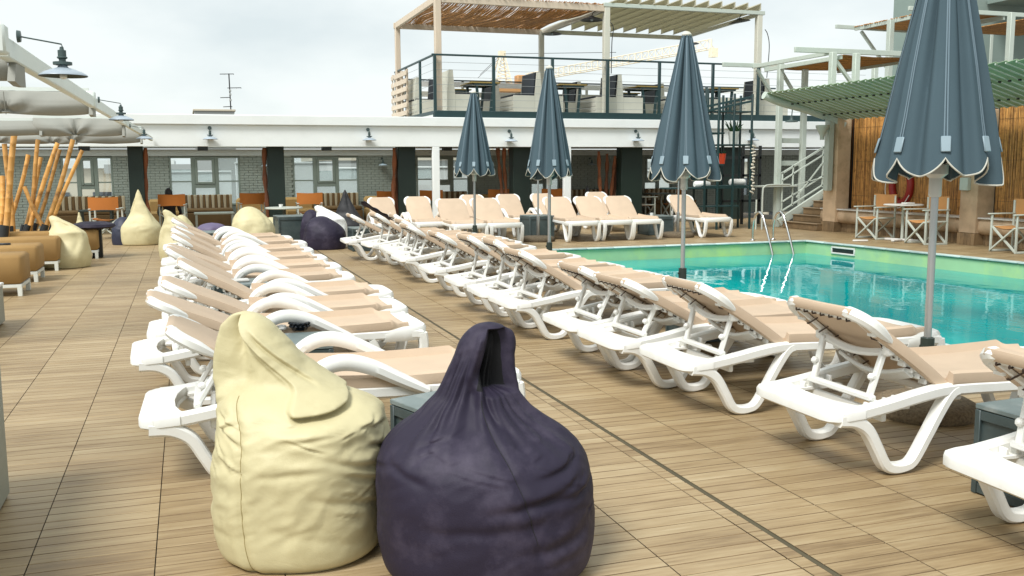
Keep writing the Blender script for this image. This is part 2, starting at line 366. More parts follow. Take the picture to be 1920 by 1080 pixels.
def put(name, me, parent=None, loc=(0, 0, 0), rz=0):
    o = bpy.data.objects.new(name, me); COL.objects.link(o); o.location = loc; o.rotation_euler = (0, 0, rz)
    if parent is not None: o.parent = parent
    return o
def tag(o, label, catg, group=None):
    o['label'] = label; o['category'] = catg
    if group: o['group'] = group
    return o
def thing(name, label, catg, loc=(0, 0, 0), rz=0, group=None):
    o = bpy.data.objects.new(name, None); COL.objects.link(o); o.empty_display_size = .1
    o.location = loc; o.rotation_euler = (0, 0, rz); return tag(o, label, catg, group)
def kids(o): return list(o.children)
def dup(root, loc, rz=0, label=None, ch=None):
    r_ = root.copy(); COL.objects.link(r_); r_.location = loc; r_.rotation_euler = (0, 0, rz)
    if label: r_['label'] = label
    for c in (ch if ch is not None else kids(root)):
        k = c.copy(); COL.objects.link(k); k.parent = r_
        for g_ in kids(c):
            h = g_.copy(); COL.objects.link(h); h.parent = k
    return r_
def struct(o): o['kind'] = 'structure'; return o
def stuff(o): o['kind'] = 'stuff'; return o

# ================================================================ GROUND, DECK, POOL
city = MB(); city.quad((-900, -300, -19), (1500, -300, -19), (1500, 1800, -19), (-900, 1800, -19)); struct(city.build('city_ground', M_CITY))
# building the terrace stands on
b = MB(); b.box((6.5, 14.6, -9.6), (26.4, 40, 18.7)); struct(b.build('roof_slab', M_GROUT))
PX0, PX1a, PX1b, PY0, PY1 = 5.9, 11.62, 12.72, 1.0, 15.95     # pool: right side drifts outwards towards the camera
def pool_right(y): return PX1a+(PY1-y)*(PX1b-PX1a)/(PY1-PY0)
DX0, DX1, DY0, DY1 = -4.6, 15.4, 1.2, 26.5
b = MB()
for (x0, x1, y0, y1) in ((DX0, PX0-.02, DY0, DY1), (PX0-.02, DX1, PY1+.02, DY1), (PX1b+.02, DX1, DY0, PY1+.02)):
    b.box(((x0+x1)/2, (y0+y1)/2, -.131), (x1-x0, y1-y0, .24))
deck = struct(b.build('deck', M_GROUT))

def tile_mb(x0, x1, y0, y1, mb, g=.0022):
    """one moulded tile: five ribs with V grooves, joint left all round"""
    ys = []; n = round((y1-y0)/(TP/5)); n = max(1, n); st = (y1-y0)/n
    prof = [(y0+g, -.012), (y0+g, -.002), (y0+g+.003, 0)]
    for k in range(1, n):
        yy = y0+k*st; prof += [(yy-.0036, 0), (yy, -.0045), (yy+.0036, 0)]
    prof += [(y1-g-.003, 0), (y1-g, -.002), (y1-g, -.012)]
    xa, xb = x0+g, x1-g; vs = []; fs = []
    for (yy, z) in prof: vs += [(xa, yy, z), (xb, yy, z)]
    for i in range(len(prof)-1): fs.append((2*i, 2*i+1, 2*i+3, 2*i+2))
    o = len(mb.f); mb.add(vs, fs)
    for i in range(len(prof)-1):
        if min(prof[i][1], prof[i+1][1]) < -.004: mb.m[o+i] = 1
    vs = []; fs = []
    return mb
tiles = []
ix0, ix1 = math.floor((DX0-TX)/TP), math.ceil((DX1-TX)/TP); iy0, iy1 = math.floor((DY0-TY)/TP), math.ceil((DY1-TY)/TP)
EXPJ = (2.192, 2.216)
for i in range(ix0, ix1):
    for j in range(iy0, iy1):
        x0, y0 = TX+i*TP, TY+j*TP; x1, y1 = x0+TP, y0+TP
        xs = [(x0, x1)]
        if x0 < EXPJ[0] < x1: xs = [(x0, EXPJ[0]), (EXPJ[1], x1)]
        for (a, c) in xs:
            a, c = max(a, DX0), min(c, DX1); ya, yc = max(y0, DY0), min(y1, DY1)
            if c-a < .02 or yc-ya < .02: continue
            rects = [(a, c, ya, yc)]
            if c > PX0 and a < PX1b and ya < PY1:
                rects = []
                if yc > PY1+.03: rects.append((a, c, PY1, yc))
                if a < PX0-.03: rects.append((a, PX0, ya, min(yc, PY1)))
                if c > PX1b+.03: rects.append((PX1b, c, ya, min(yc, PY1)))
            for q in rects:
                if min(q[1]-q[0], q[3]-q[2]) > .02: tiles.append(q)
def vis(q):
    x, y, z = proj(((q[0]+q[1])/2, (q[2]+q[3])/2, 0))
    return z > 0 and -60 < x < 1980 and y < 1160
tv = sorted([q for q in tiles if vis(q)], key=lambda q: (q[0]+q[1])**2/4+(q[2]+q[3])**2/4)
near = tv[:300]; nearset = set(near); protos = {}
for q in near:
    k = (round(q[1]-q[0], 3), round(q[3]-q[2], 3))
    if k not in protos: protos[k] = tile_mb(0, k[0], 0, k[1], MB()).mesh('floor_tile', [M_TILE, M_GROOVE], None)
    t = put('floor_tile', protos[k], deck, (q[0], q[2], random.uniform(-.0006, .0006)))
b = MB()
for q in tiles:
    if q not in nearset: tile_mb(*q, b)
stuff(b.build('floor_tiles', [M_TILE, M_GROOVE], deck, sharp=None, recalc=False))
b = MB(); b.box(((EXPJ[0]+EXPJ[1])/2, (DY0+DY1)/2, -.006), (EXPJ[1]-EXPJ[0]-.001, DY1-DY0, .010)); struct(b.build('expansion_joint', pm('joint_sealant', (.075, .062, .032), .85, .2)))
# paved strip between the slanted pool edge and the first full tile row
b = MB(); b.prism([(PX1a, PY1), (PX1b, PY0), (PX1b, PY1)], -.03, -.001); struct(b.build('paving_strip', M_TILE))
# pool basin, coping, water
WZ = -.24
b = MB()
pr = lambda y: pool_right(y)
b.quad((PX0, PY1, -.02), (PX1a, PY1, -.02), (PX1a, PY1, -1.5), (PX0, PY1, -1.5)); b.quad((PX0, PY0, -.02), (PX0, PY1, -.02), (PX0, PY1, -1.5), (PX0, PY0, -1.5))
b.quad((PX1a, PY1, -.02), (PX1b, PY0, -.02), (PX1b, PY0, -1.5), (PX1a, PY1, -1.5)); b.quad((PX0, PY0, -.02), (PX1b, PY0, -.02), (PX1b, PY0, -1.5), (PX0, PY0, -1.5))
pool = struct(b.build('pool_walls', M_POOLW, sharp=None))
b = MB(); b.quad((PX0, PY0, -1.5), (PX1b, PY0, -1.5), (PX1a, PY1, -1.5), (PX0, PY1, -1.5)); struct(b.build('pool_floor', M_POOLF, sharp=None))
b = MB(); b.prism([(PX0+.002, PY0+.002), (PX1b-.002, PY0+.002), (PX1a-.002, PY1-.002), (PX0+.002, PY1-.002)], WZ-.02, WZ); struct(b.build('pool_water', M_WATER, sharp=None))
cop = struct(bpy.data.objects.new('pool_coping', None)); COL.objects.link(cop)
def coping_run(p0, p1, side):
    p0, p1 = V(p0), V(p1); d = p1-p0; n = int(d.length/.52); dn = d.normalized(); s = V(side)
    for k in range(n):
        a = p0+d*(k/n)+dn*.004; c = p0+d*((k+1)/n)-dn*.004
        m = MB(); m.bar((0, 0, 0), c-a, .13, .032, ch=.01)
        m.build('coping_stone', M_COPING, cop, a+s*.028+V((0, 0, .004+random.uniform(-.001, .001))))
coping_run((PX0, PY0, 0), (PX0, PY1, 0), (-1, 0, 0)); coping_run((PX0-.09, PY1, 0), (PX1a+.09, PY1, 0), (0, 1, 0)); coping_run((PX1a, PY1, 0), (PX1b, PY0, 0), (1, .07, 0))
# skimmer mouth in the right pool wall
t = thing('pool_skimmer', 'white slot of a skimmer set in the green pool wall', 'skimmer', (pool_right(14.9), 14.9, -.115))
m = MB()
for (c, s) in (((-.012, 0, .055), (.03, .62, .03)), ((-.012, 0, -.055), (.03, .62, .03)), ((-.012, .30, 0), (.03, .03, .08)), ((-.012, -.30, 0), (.03, .03, .08))): m.box(c, s, .005)
m.build('frame', M_MARBLE, t, rz=R(4.2)); m = MB(); m.box((-.003, 0, 0), (.01, .58, .08)); m.build('opening', M_BLACK, t, rz=R(4.2))
# ladder hoops
t = thing('pool_ladder', 'polished steel pool ladder hoops at the far pool edge', 'ladder', (11.0, 16.0, 0))
for dx in (-.24, .24):
    m = MB(); m.tube(cat([(dx, .52, 0), (dx, .52, .25), (dx, .47, .46), (dx, .34, .57), (dx, .2, .52), (dx, .07, .3), (dx, -.10, -.05), (dx, -.2, -.35), (dx, -.2, -1.1)], 6), .024, 10)
    m.build('rail', M_STEEL, t); m = MB(); m.lathe([(.0, .0), (.055, .0), (.05, .018), (.024, .03)], 14, (dx, .52, 0)); m.build('flange', M_STEEL, t)
for z in (-.45, -.75): m = MB(); m.box((0, -.2, z), (.48, .09, .03), .008); m.build('step', M_STEEL, t)
m = MB(); m.box((0, 0, .02), (.30, .05, .035), .01); tag(m.build('pool_plank', M_MARBLE, None, P(1613, 453, Z=0), R(-20)), 'short pale bar lying on the deck by the pool edge', 'bar')

# ================================================================ PAVILION (bar under the roof terrace)
FY, WY = 23.0, 26.5
pav = thing('pavilion', 'long white fascia pavilion with dark green pillars behind the loungers', 'building', (6, FY, 0))
def pv(mb, name, mat, **k): return mb.build(name, mat, pav, (-6, -FY, 0), **k)
xL, xR = -7.5, 20.5
m = MB(); m.box(((xL+xR)/2, FY+.06, 2.245), (xR-xL, .12, .49), .006); pv(m, 'fascia', M_FASCIA)
m = MB(); m.box(((xL+xR)/2, FY+.03, 2.605), (xR-xL, .22, .225), .012); pv(m, 'roof_edge', M_FASCIA)
m = MB(); m.box(((5.7+xR)/2, FY+2.6, 2.36), (xR-5.7, 4.9, .62)); pv(m, 'roof', M_SOFFIT)
for (ya_, yb_) in ((.15, .95), (3.2, 5.05)): m = MB(); m.box(((xL+5.7)/2, FY+(ya_+yb_)/2, 2.36), (5.7-xL, yb_-ya_, .62)); pv(m, 'roof', M_SOFFIT)
m = MB(); m.box(((xL+5.7)/2, FY+2.075, 2.63), (5.69-xL, 2.24, .02)); pv(m, 'roof_sheet', M_FILM)      # translucent light strip over the left bays
for (a, c) in ((238, 267), (501, 532), (746, 779), (962, 995), (1166, 1205), (1355, 1395)):
    x0, x1 = P(a, 275, Y=FY+.35).x, P(c, 275, Y=FY+.35).x
    m = MB(); m.box(((x0+x1)/2, FY+.52, 1.02), (x1-x0, .34, 2.04), .01); pv(m, 'pillar', M_PILLAR)
for (a, c) in ((811, 824), (1058, 1071)):
    x0, x1 = P(a, 275, Y=FY).x, P(c, 275, Y=FY).x
    m = MB(); m.box(((x0+x1)/2, FY+.06, 1.0), (x1-x0, .12, 1.995), .008); pv(m, 'white_post', M_FASCIA)
for k, a in enumerate((158, 380, 612, 838)):      # small dark boxes under the soffit
    p = P(a, 277, Y=FY+1.5); m = MB(); m.box((p.x, FY+1.5, 1.985), (.24, .2, .11), .01); tag(m.build('ceiling_speaker', M_BLACK), 'small black box speaker under the white soffit, %s from the left' % ('first', 'second', 'third', 'fourth')[k], 'speaker', 'speakers under the soffit')
# back wall: piers of painted brick between window units
wall = thing('brick_wall', 'grey painted brick wall with windows at the back of the pavilion', 'wall', (6, WY, 0))
def wl(mb, name, mat, **k): return mb.build(name, mat, wall, (-6, -WY, 0), **k)
units = [(-2.98, -1.77), (-.41, 1.37), (2.75, 4.55), (6.18, 7.75), (9.15, 10.55), (12.85, 14.3), (15.9, 17.1)]
zs, zh = .52, 1.82
edges = [-7.5]+[q for u in units for q in u]+[20.5]
bricks = MB()
for i in range(0, len(edges), 2):
    a, c = edges[i], edges[i+1]
    m = MB(); m.box(((a+c)/2, WY+.09, 1.0), (c-a, .14, 2.0)); wl(m, 'wall_panel', M_MORTAR)
    row = 0; z = .02
    while z < 1.88:
        x = a+(-.11 if row % 2 else 0)
        while x < c:
            x0, x1 = max(a, x), min(c, x+.215)
            if x1-x0 > .03: bricks.box(((x0+x1)/2, WY+.008+random.uniform(-.003, .003), z+.029), (x1-x0, .03, .058))
            x += .225
        z += .068; row += 1
for (a, c) in units:
    m = MB(); m.box(((a+c)/2, WY+.09, zs/2), (c-a, .14, zs)); wl(m, 'wall_panel', M_MORTAR)
    m = MB(); m.box(((a+c)/2, WY+.09, (zh+2)/2), (c-a, .14, 2-zh)); wl(m, 'lintel', M_WFRAME)
stuff(wl(bricks, 'bricks', M_BRICK, recalc=False, sharp=None))
m = MB(); m.box((6.5, WY-.02, 1.91), (28, .05, .16), .004); wl(m, 'wall_beam', M_SOFFIT)
def pane(x0, x1, z0, z1, par, film):
    m = MB(); m.box(((x0+x1)/2-6, .07, (z0+z1)/2), (x1-x0, .008, z1-z0)); m.build('pane', M_FILM if film else M_PANE, par, sharp=None)
filmset = {0: (), 1: ('ll', 'rl', 'ru', 'cl', 'lm', 'cm'), 2: ('ll', 'lu', 'rl', 'rm', 'lm', 'cm', 'cl'), 3: ('rl', 'lm'), 4: ('rl', 'll', 'cl'), 5: ('ll', 'lm'), 6: ()}
for i, (a, c) in enumerate(units):
    W_ = c-a; fw = .05; fr = MB(); y = WY+.05
    xs = [a, a+W_*.33, a+W_*.665, c]
    for x in (a+fw/2, c-fw/2): fr.box((x-6, y-WY, (zs+zh)/2), (fw, .09, zh-zs), .006)
    for x in (xs[1], xs[2]): fr.box((x-6, y-WY, (zs+zh)/2), (.10, .088, zh-zs), .006)
    for z in (zs+fw/2, zh-fw/2): fr.box(((a+c)/2-6, y-WY, z), (W_-.1, .086, fw), .006)
    fr.box(((xs[1]+xs[2])/2-6, y-WY, 1.04), (xs[2]-xs[1]-.1, .084, .10), .006)
    for (p, q) in ((xs[0], xs[1]), (xs[2], xs[3])): fr.box(((p+q)/2-6, y-WY, 1.16), (q-p-.1, .05, .035))
    fo = fr.build('window', M_WFRAME, wall)
    # opening sash of the middle bay
    sh = MB()
    sx0, sx1, sz0, sz1 = xs[1]+.05, xs[2]-.05, 1.09, zh-.05
    for x in (sx0+.035, sx1-.035): sh.box((x-6, y-.03-WY, (sz0+sz1)/2), (.07, .06, sz1-sz0), .008)
    for z in (sz0+.03, sz1-.03): sh.box(((sx0+sx1)/2-6, y-.03-WY, z), (sx1-sx0-.14, .058, .06), .008)
    sh.build('sash', M_WFRAME, fo)
    F = filmset[i]
    for (p, q, n_) in ((xs[0]+.05, xs[1]-.05, 'l'), (xs[2]+.05, xs[3]-.05, 'r')):
        pane(p, q, 1.178, zh-.05, fo, n_+'u' in F); pane(p, q, zs+.05, 1.142, fo, n_+'l' in F)
        if n_+'m' in F and n_+'u' not in F: m = MB(); m.box(((p+q)/2-6, .085, 1.33), (q-p, .006, .3)); m.build('film', M_FILM, fo, sharp=None)
    pane(sx0+.07, sx1-.07, sz0+.06, sz1-.06, fo, False)
    if 'cm' in F: m = MB(); m.box(((sx0+sx1)/2-6, .085, sz0+.2), (sx1-sx0-.16, .006, .26)); m.build('film', M_FILM, fo, sharp=None)
    pane(sx0, sx1, zs+.05, .99, fo, 'cl' in F)
for k, (xa_, xb_, yy, hh) in enumerate(((-1.6, 1.35, 31.5, 1.62), (1.45, 4.4, 30.6, 1.88), (4.5, 7.0, 31.8, 1.70), (7.1, 12.4, 30.8, 1.72), (12.5, 19.5, 31.5, 1.55))):
    t = thing('parapet_wall', 'white parapet wall beyond the back windows, %s from the left' % ('first', 'second', 'third', 'fourth', 'fifth')[k], 'wall', ((xa_+xb_)/2, yy, -.25)); m = MB(); m.box((0, 0, hh/2), (xb_-xa_, .25, hh), .01); m.build('wall', M_FASCIA, t)
    m = MB(); m.box((0, 0, hh+.03), (xb_-xa_+.02, .32, .06), .01); m.build('coping', M_FASCIA, t)
# rough logs against the pillars
def log_thing(pxs, label, Yd, zt=1.98, r=.05, lean=0):
    p = P(pxs, 300, Y=Yd); pts = []
    for k in range(9):
        z = zt*k/8; pts.append((math.sin(k*.7+pxs)*.022+lean*z, math.cos(k*.8+pxs)*.012, z))
    m = MB(); m.tube(cat(pts, 3), [r*(1+.25*math.sin(k*.9+pxs)) for k in range(25)], 9)
    tag(m.build('wooden_log', M_LOG, None, (p.x, Yd, 0)), label, 'log', 'rough logs beside the pillars')
log_thing(272, 'crooked reddish log against the right side of the leftmost green pillar', FY+.45)
log_thing(497, 'crooked reddish log against the left side of the second green pillar', FY+.45)
log_thing(738, 'reddish log on the left of the pillar right of the middle windows', FY+.45)
log_thing(744, 'thin reddish log touching the third green pillar from the left', FY+.5, r=.035)
nm = ('first', 'second', 'third', 'fourth', 'fifth')
for k, (a, ln) in enumerate(((942, -.05), (949, -.02), (954, .03), (958, .02))): log_thing(a, 'dark log left of the pillar between the two far parasols, %s from the left' % nm[k], FY+.6+.05*k, lean=ln, r=.045)
for k, (a, ln) in enumerate(((1133, -.10), (1140, -.03), (1146, .05), (1152, .03), (1157, .04))): log_thing(a, 'dark log bundled left of the black pillar, %s from the left' % nm[k], FY+.6+.05*k, lean=ln, r=.045, zt=1.9-.06*k % .3)

# barn lamps
def barn_lamp(label, loc, rz, s=1, arm=.26, drop=.10, group='green barn lamps'):
    t = thing('barn_lamp', label, 'lamp', loc, rz, group)          # local -Y is away from the wall
    m = MB(); m.lathe([(0, 0), (.055*s, 0), (.05*s, .03*s), (0, .035*s)], 14, (0, 0, 0), Matrix.Rotation(R(90), 3, 'X')); m.build('wall_plate', M_LAMPG, t)
    m = MB(); m.tube([(0, -.02*s, 0), (0, -arm*s, -drop*.35*s), (0, -arm*s-.005, -drop*.35*s-.04*s)], .007*s, 7); m.build('arm', M_LAMPG, t)
    c = V((0, -arm*s, -drop*.35*s))
    m = MB(); m.lathe([(0, -.02*s), (.016*s, -.025*s), (.02*s, -.05*s), (.036*s, -.055*s), (.036*s, -.11*s), (.045*s, -.115*s), (.045*s, -.125*s), (.03*s, -.135*s), (.03*s, -.155*s), (.082*s, -.16*s), (.082*s, -.185*s), (.03*s, -.195*s)], 18, c); m.build('lamp_holder', M_LAMPG, t)
    m = MB(); prof = [(.035*s, -.19*s), (.05*s, -.21*s), (.10*s, -.225*s), (.165*s, -.25*s), (.205*s, -.275*s), (.21*s, -.285*s)]
    m.lathe(prof, 26, c); sh = m.build('lamp_shade', M_LAMPSH, t)
    m = MB(); m.lathe([(q[0]-.004*s, q[1]-.004*s) for q in prof], 26, c); m.build('shade_lining', M_LAMPIN, sh)
    m = MB(); m.lathe([(0, -.315*s), (.02*s, -.312*s), (.033*s, -.295*s), (.03*s, -.26*s), (.018*s, -.235*s)], 12, c); m.build('bulb', M_BULB, t)
    return t
for k, (a, yy) in enumerate(((393, 240), (690, 243), (955, 246), (1192, 246), (1407, 246), )):
    p = P(a, yy, Y=FY-.01); barn_lamp(('small green wall lamp on the white fascia left of the middle, nearest the awnings', 'small green wall lamp on the white fascia above the striped sofas', 'small green wall lamp on the fascia between the two far parasols', 'small green wall lamp on the fascia just left of the third parasol', 'small green wall lamp on the fascia behind the plant shelf')[k], (p.x, FY-.001, p.z), R(0), .80, arm=.20, group='lamps on the white fascia')
for k, (a, yy) in enumerate(((497, 298), (716, 297), (1106, 297))):
    p = P(a, yy, Y=WY-.01); barn_lamp('dark wall lamp on the back brick wall, %s' % ('beside the second pillar', 'right of the middle windows', 'behind the far loungers')[k], (p.x, WY-.006, p.z), 0, .6, group='lamps on the brick wall')

# ================================================================ ROOF TERRACE
TZ = 2.80
m = MB(); m.box((13.2, 25.6, 2.735), (14.75, 5.0, .1)); struct(m.build('terrace_floor', M_SOFFIT))
C0 = P(815, 215, Y=FY)            # front left corner
rail = thing('terrace_railing', 'dark green railing with cables round the roof terrace', 'railing', (C0.x, FY, TZ))
RH = 1.43; XE = 18.6; YB = 27.6
def rl(mb, name, mat): return mb.build(name, mat, rail)
m = MB(); m.box(((XE-C0.x)/2, .02, .0), (XE-C0.x, .07, .17), .006); rl(m, 'edge_beam', M_DGREEN)
m = MB(); m.box((0.02, (YB-FY)/2+.06, .0), (.07, YB-FY, .165), .006); rl(m, 'edge_beam', M_DGREEN)
m = MB(); m.box(((XE-C0.x)/2-.025, .02, RH), (XE-C0.x+.05, .05, .045), .006); rl(m, 'top_rail', M_DGREEN)
m = MB(); m.box((.02, (YB-FY)/2+.05, RH), (.05, YB-FY, .045), .006); rl(m, 'top_rail', M_DGREEN)
for a in (815, 925, 1035, 1138, 1235, 1335, 1420, 1505):
    p = P(a, 200, Y=FY); m = MB(); m.box((p.x-C0.x+.02, .02, RH/2), (.075, .06, RH-.04), .006); rl(m, 'post', M_DGREEN)
for yy in (1.55, 3.2, 4.5): m = MB(); m.box((.02, yy, RH/2), (.06, .07, RH-.04), .006); rl(m, 'post', M_DGREEN)
for k in range(1, 8):
    z = RH*k/8; m = MB(); m.tube([(0, .02, z), (XE-C0.x, .02, z)], .0045, 5); rl(m, 'cable', M_CABLE)
    m = MB(); m.tube([(.02, 0, z), (.02, YB-FY, z)], .0045, 5); rl(m, 'cable', M_CABLE)
# slatted screens at the back and left of the terrace
scr = thing('slat_screen', 'pale slatted timber screen along the back of the terrace', 'screen', (C0.x, YB, TZ))
for k in range(4):
    z = .25+k*.29; m = MB(); m.box((6.4, 0, z), (12.9, .03, .155), .004); m.build('slat', M_CREAMW if k % 2 == 0 else M_WHITEB, scr)
m = MB(); m.box((6.4, 0, 1.235), (12.9, .06, .04), .004); m.build('top_rail', M_DGREEN, scr)
for x in range(0, 13, 2): m = MB(); m.box((x+.05, .05, .6), (.07, .06, 1.25), .004); m.build('post', M_CREAMW, scr)
scr = thing('slat_screen', 'pale slatted timber screen on the left end of the terrace', 'screen', (C0.x-.03, 26.0, TZ))
for k in range(7):
    z = -.02+k*.215; m = MB(); m.box((0, .95, z), (.03, 2.0, .125), .004); m.build('slat', M_PINE, scr)
for yy in (.05, .7, 1.3, 1.9): m = MB(); m.box((.04, yy, .65), (.05, .09, 1.45), .004); m.build('post', M_PINE, scr)
# pergola
per = thing('pergola', 'timber pergola over the terrace, reed mat left and white louvers right', 'pergola', (6.0, FY+.2, TZ))
def pg(mb, name, mat): return mb.build(name, mat, per, (-6.0, -FY-.2, 0))
PFY, PBY = FY+.2, 27.3
xf = [P(819.5, 0, Y=PFY).x, P(1137, 8, Y=PFY).x, P(1423, 28, Y=PFY).x]
xb = [P(745, 60, Y=PBY).x, P(1015, 55, Y=PBY).x, P(1285, 75, Y=PBY).x]
ZP = 2.72+.04
for k, x in enumerate(xf): m = MB(); m.box((x, PFY, 1.42+.02), (.155, .155, 2.84+(.12 if k == 0 else 0)), .008); pg(m, 'post', M_PINE if k == 0 else M_CREAMW)
for k, x in enumerate(xb): m = MB(); m.box((x, PBY, 1.36), (.14, .14, 2.70), .008); pg(m, 'post', M_PINE if k == 0 else M_CREAMW)
m = MB(); m.bar((xf[0]+.09, PFY-.02, ZP+.02), (xf[1]-.08, PFY-.02, ZP), .09, .16, ch=.006); pg(m, 'beam', M_PINE)
m = MB(); m.bar((xf[1]-.1, PFY-.04, ZP+.09), (xf[2]+.14, PFY-.04, ZP+.09), .10, .10, ch=.006); pg(m, 'beam', M_PALEGREEN)
m = MB(); m.bar((xb[0]-.1, PBY+.02, ZP-.06), (xb[1], PBY+.02, ZP-.06), .08, .16, ch=.006); pg(m, 'beam', M_PINE)
m = MB(); m.bar((xb[1]+.02, PBY+.02, ZP-.05), (xb[2]+.1, PBY+.02, ZP-.05), .08, .12, ch=.006); pg(m, 'beam', M_CREAMW)
m = MB(); m.bar((xf[0]-.03, PFY+.08, ZP+.02), (xb[0]-.03, PBY-.08, ZP-.06), .09, .16, ch=.006); pg(m, 'beam', M_PINE)
m = MB(); m.bar((xf[1]-.01, PFY+.08, ZP), (xb[1]+.06, PBY, ZP-.06), .09, .14, ch=.006); pg(m, 'beam', M_CREAMW)
m = MB(); m.bar((xf[2], PFY+.08, ZP+.06), (xb[2], PBY-.08, ZP-.02), .09, .10, ch=.006); pg(m, 'beam', M_CREAMW)
# sagging reed mat: individual canes
m = MB(); nreed = 210
for k in range(nreed):
    u = (k+.5)/nreed; x0 = xf[0]+.05+u*(xf[1]-xf[0]-.1); x1 = xb[0]+.05+u*(xb[1]-xb[0]-.1)
    pts = []
    for j in range(7):
        t_ = j/6; sag = -.16*math.sin(PI*u)*math.sin(PI*t_)-.05*math.sin(PI*2*t_)
        pts.append((x0+(x1-x0)*t_+random.uniform(-.01, .01), PFY-.02+(PBY-PFY)*t_+(random.uniform(-.12, .03) if j == 0 else 0), ZP+.085-.07*t_+sag+random.uniform(-.008, .008)+(.02 if j == 0 else 0)))
    if k % 70 == 35: continue
    m.tube(pts, random.uniform(.008, .013), 4)
stuff(pg(m, 'reed_mat', M_REED))
nl = 11
for k in range(nl):
    u = (k+.5)/nl; x0 = xf[1]+.12+u*(xf[2]-xf[1]-.15); x1 = xb[1]+.1+u*(xb[2]-xb[1]-.1)
    m = MB(); m.bar((x0, PFY-.1, ZP+.25), (x1, PBY, ZP+.12), .50, .022, up=(-.36, 0, .93), ch=.004); m.bar((x0+.225, PFY-.1, ZP+.25), (x1+.225, PBY, ZP+.12), .02, .18, ch=.004); lv = pg(m, 'louver', M_LOUVER)
    for t_ in (.3, .6):
        m = MB(); p = V((x0, PFY-.1, ZP+.25)).lerp(V((x1, PBY, ZP+.12)), t_); m.box((p.x-6-.10, p.y-PFY, p.z-.075), (.04, .05, .05), .004); m.build('clip', M_BLACK, lv)
def heater(label, p, tilt=0):
    t = thing('heat_lamp', label, 'lamp', p, 0, 'black dish lamps under the pergola')
    m = MB(); m.lathe([(0, .10), (.05, .10), (.08, .07), (.22, .03), (.30, -.01), (.295, -.02), (.2, .01), (.06, .03), (0, .03)], 22, (0, 0, 0), Matrix.Rotation(R(tilt), 3, 'Y')); m.build('dish', M_BLACK, t)
    m = MB(); m.lathe([(0, -.035), (.025, -.03), (.035, -.005), (.03, .03)], 10); m.build('bulb', M_LAMPSH, t)
    m = MB(); m.tube(cat([(0, 0, .1), (.05, .02, .19), (.12, .03, .22)], 4), .012, 6); m.build('stem', M_BLACK, t)
heater('black dish lamp near the middle front post of the pergola', (xf[1]-.28, PFY+.3, ZP-.25)); heater('black dish lamp beside the middle back post of the pergola', (xb[1]+.28, PBY-.15, ZP-.12+TZ-TZ))
for o_ in [o for o in COL.objects if o.name.startswith('heat_lamp')]: o_.location.z += TZ
heater('black dish lamp above the tip of the third parasol', (xb[2]+.05, PBY-.2, ZP-.28+TZ), -8); heater('black dish lamp at the right front corner of the pergola', (xf[2]-.45, PFY+.25, ZP-.12+TZ), -10)
for (x, y, lab) in ((xf[1]+.1, PFY+.05, 'thin black cable hanging down the middle pergola post'), (xf[2]+.14, PFY, 'thin black cable looping off the right pergola post')):
    m = MB(); m.tube(cat([(0, 0, 0), (.06, -.05, -.15), (.02+.1*(x > 12), -.05, -.5), (.03+.07*(x > 12), 0, -1.3)], 6), .012, 6); tag(m.build('hanging_cable', M_BLACK, None, (x, y-.1, TZ+ZP-.35)), lab, 'cable')

# booths and tables on the terrace
def booth(label, x, y, single=0, wd=1.05):
    """back-to-back bench: cream boarded body, dark cushions; single = +1/-1 keeps one side"""
    t = thing('booth_bench', label, 'bench', (x, y, TZ+.05), 0, 'boarded bench seats on the roof terrace')
    sides = (1, -1) if not single else (single,)
    for s in sides:
        for k in range(4):
            m = MB(); m.box((s*.36, 0, .06+k*.112), (.66, wd, .104), .004); m.build('board', M_CREAMW, t)
        m = MB(); m.box((s*.38, 0, .475), (.62, wd-.04, .05), .015); m.build('seat_cushion', M_CUSH, t)
        m = MB(); m.prism([(s*.055, .50), (s*.115, .50), (s*.075, 1.06), (s*.035, 1.07)], -wd/2+.05, wd/2-.05, 1); m.build('back_cushion', M_CUSH, t)
    for yy in (-wd/2-.022, wd/2+.022):
        m = MB(); pl = [(.10, .0), (.10, .5), (.045, 1.07), (-.045, 1.07), (-.10, .5), (-.10, .0)]
        m.prism(pl, yy-.02, yy+.02, 1); m.build('end_panel', M_CREAMW, t)
        for s in sides: m = MB(); m.box((s*.395, yy, .235), (.585, .03, .47), .004); m.build('side_panel', M_CREAMW, t)
    m = MB(); m.prism([(.05, .0), (.05, .5), (.02, 1.07), (-.02, 1.07), (-.05, .5), (-.05, .0)], -wd/2, wd/2, 1); m.build('divider', M_CREAMW, t)
def terr_table(label, x, y):
    t = thing('terrace_table', label, 'table', (x, y, TZ+.05), 0, 'dark tables between the terrace benches')
    m = MB(); m.box((0, 0, .775), (.78, 1.0, .035), .006); m.build('tabletop', M_TABUND, t)
    m = MB()
    for (c, s) in (((0, -.46, .74), (.6, .05, .05)), ((0, .46, .74), (.6, .05, .05)), ((-.3, 0, .74), (.05, .9, .05)), ((.3, 0, .74), (.05, .9, .05))): m.box(c, s, .004)
    m.build('apron', M_DGREEN, t)
    for yy in (-.42, .42):
        for s in (-1, 1): m = MB(); m.bar((s*.15, yy, .03), (s*.22, yy, .73), .06, .06, up=(0, 1, 0)); m.build('leg', M_DGREEN, t)
        m = MB(); m.box((0, yy, .03), (.55, .06, .05)); m.build('foot', M_DGREEN, t)
fx_ = [P(836, 170, Y=23.9).x, P(997, 170, Y=23.9).x, P(1147, 170, Y=23.9).x, P(1290, 170, Y=23.9).x, P(1420, 170, Y=23.9).x]
booth('single boarded bench behind the left corner post of the railing', fx_[0], 23.95, 1)
for k in range(1, 5): booth('back to back boarded bench at the front railing, %s from the left' % nm[k-1], fx_[k], 23.95)
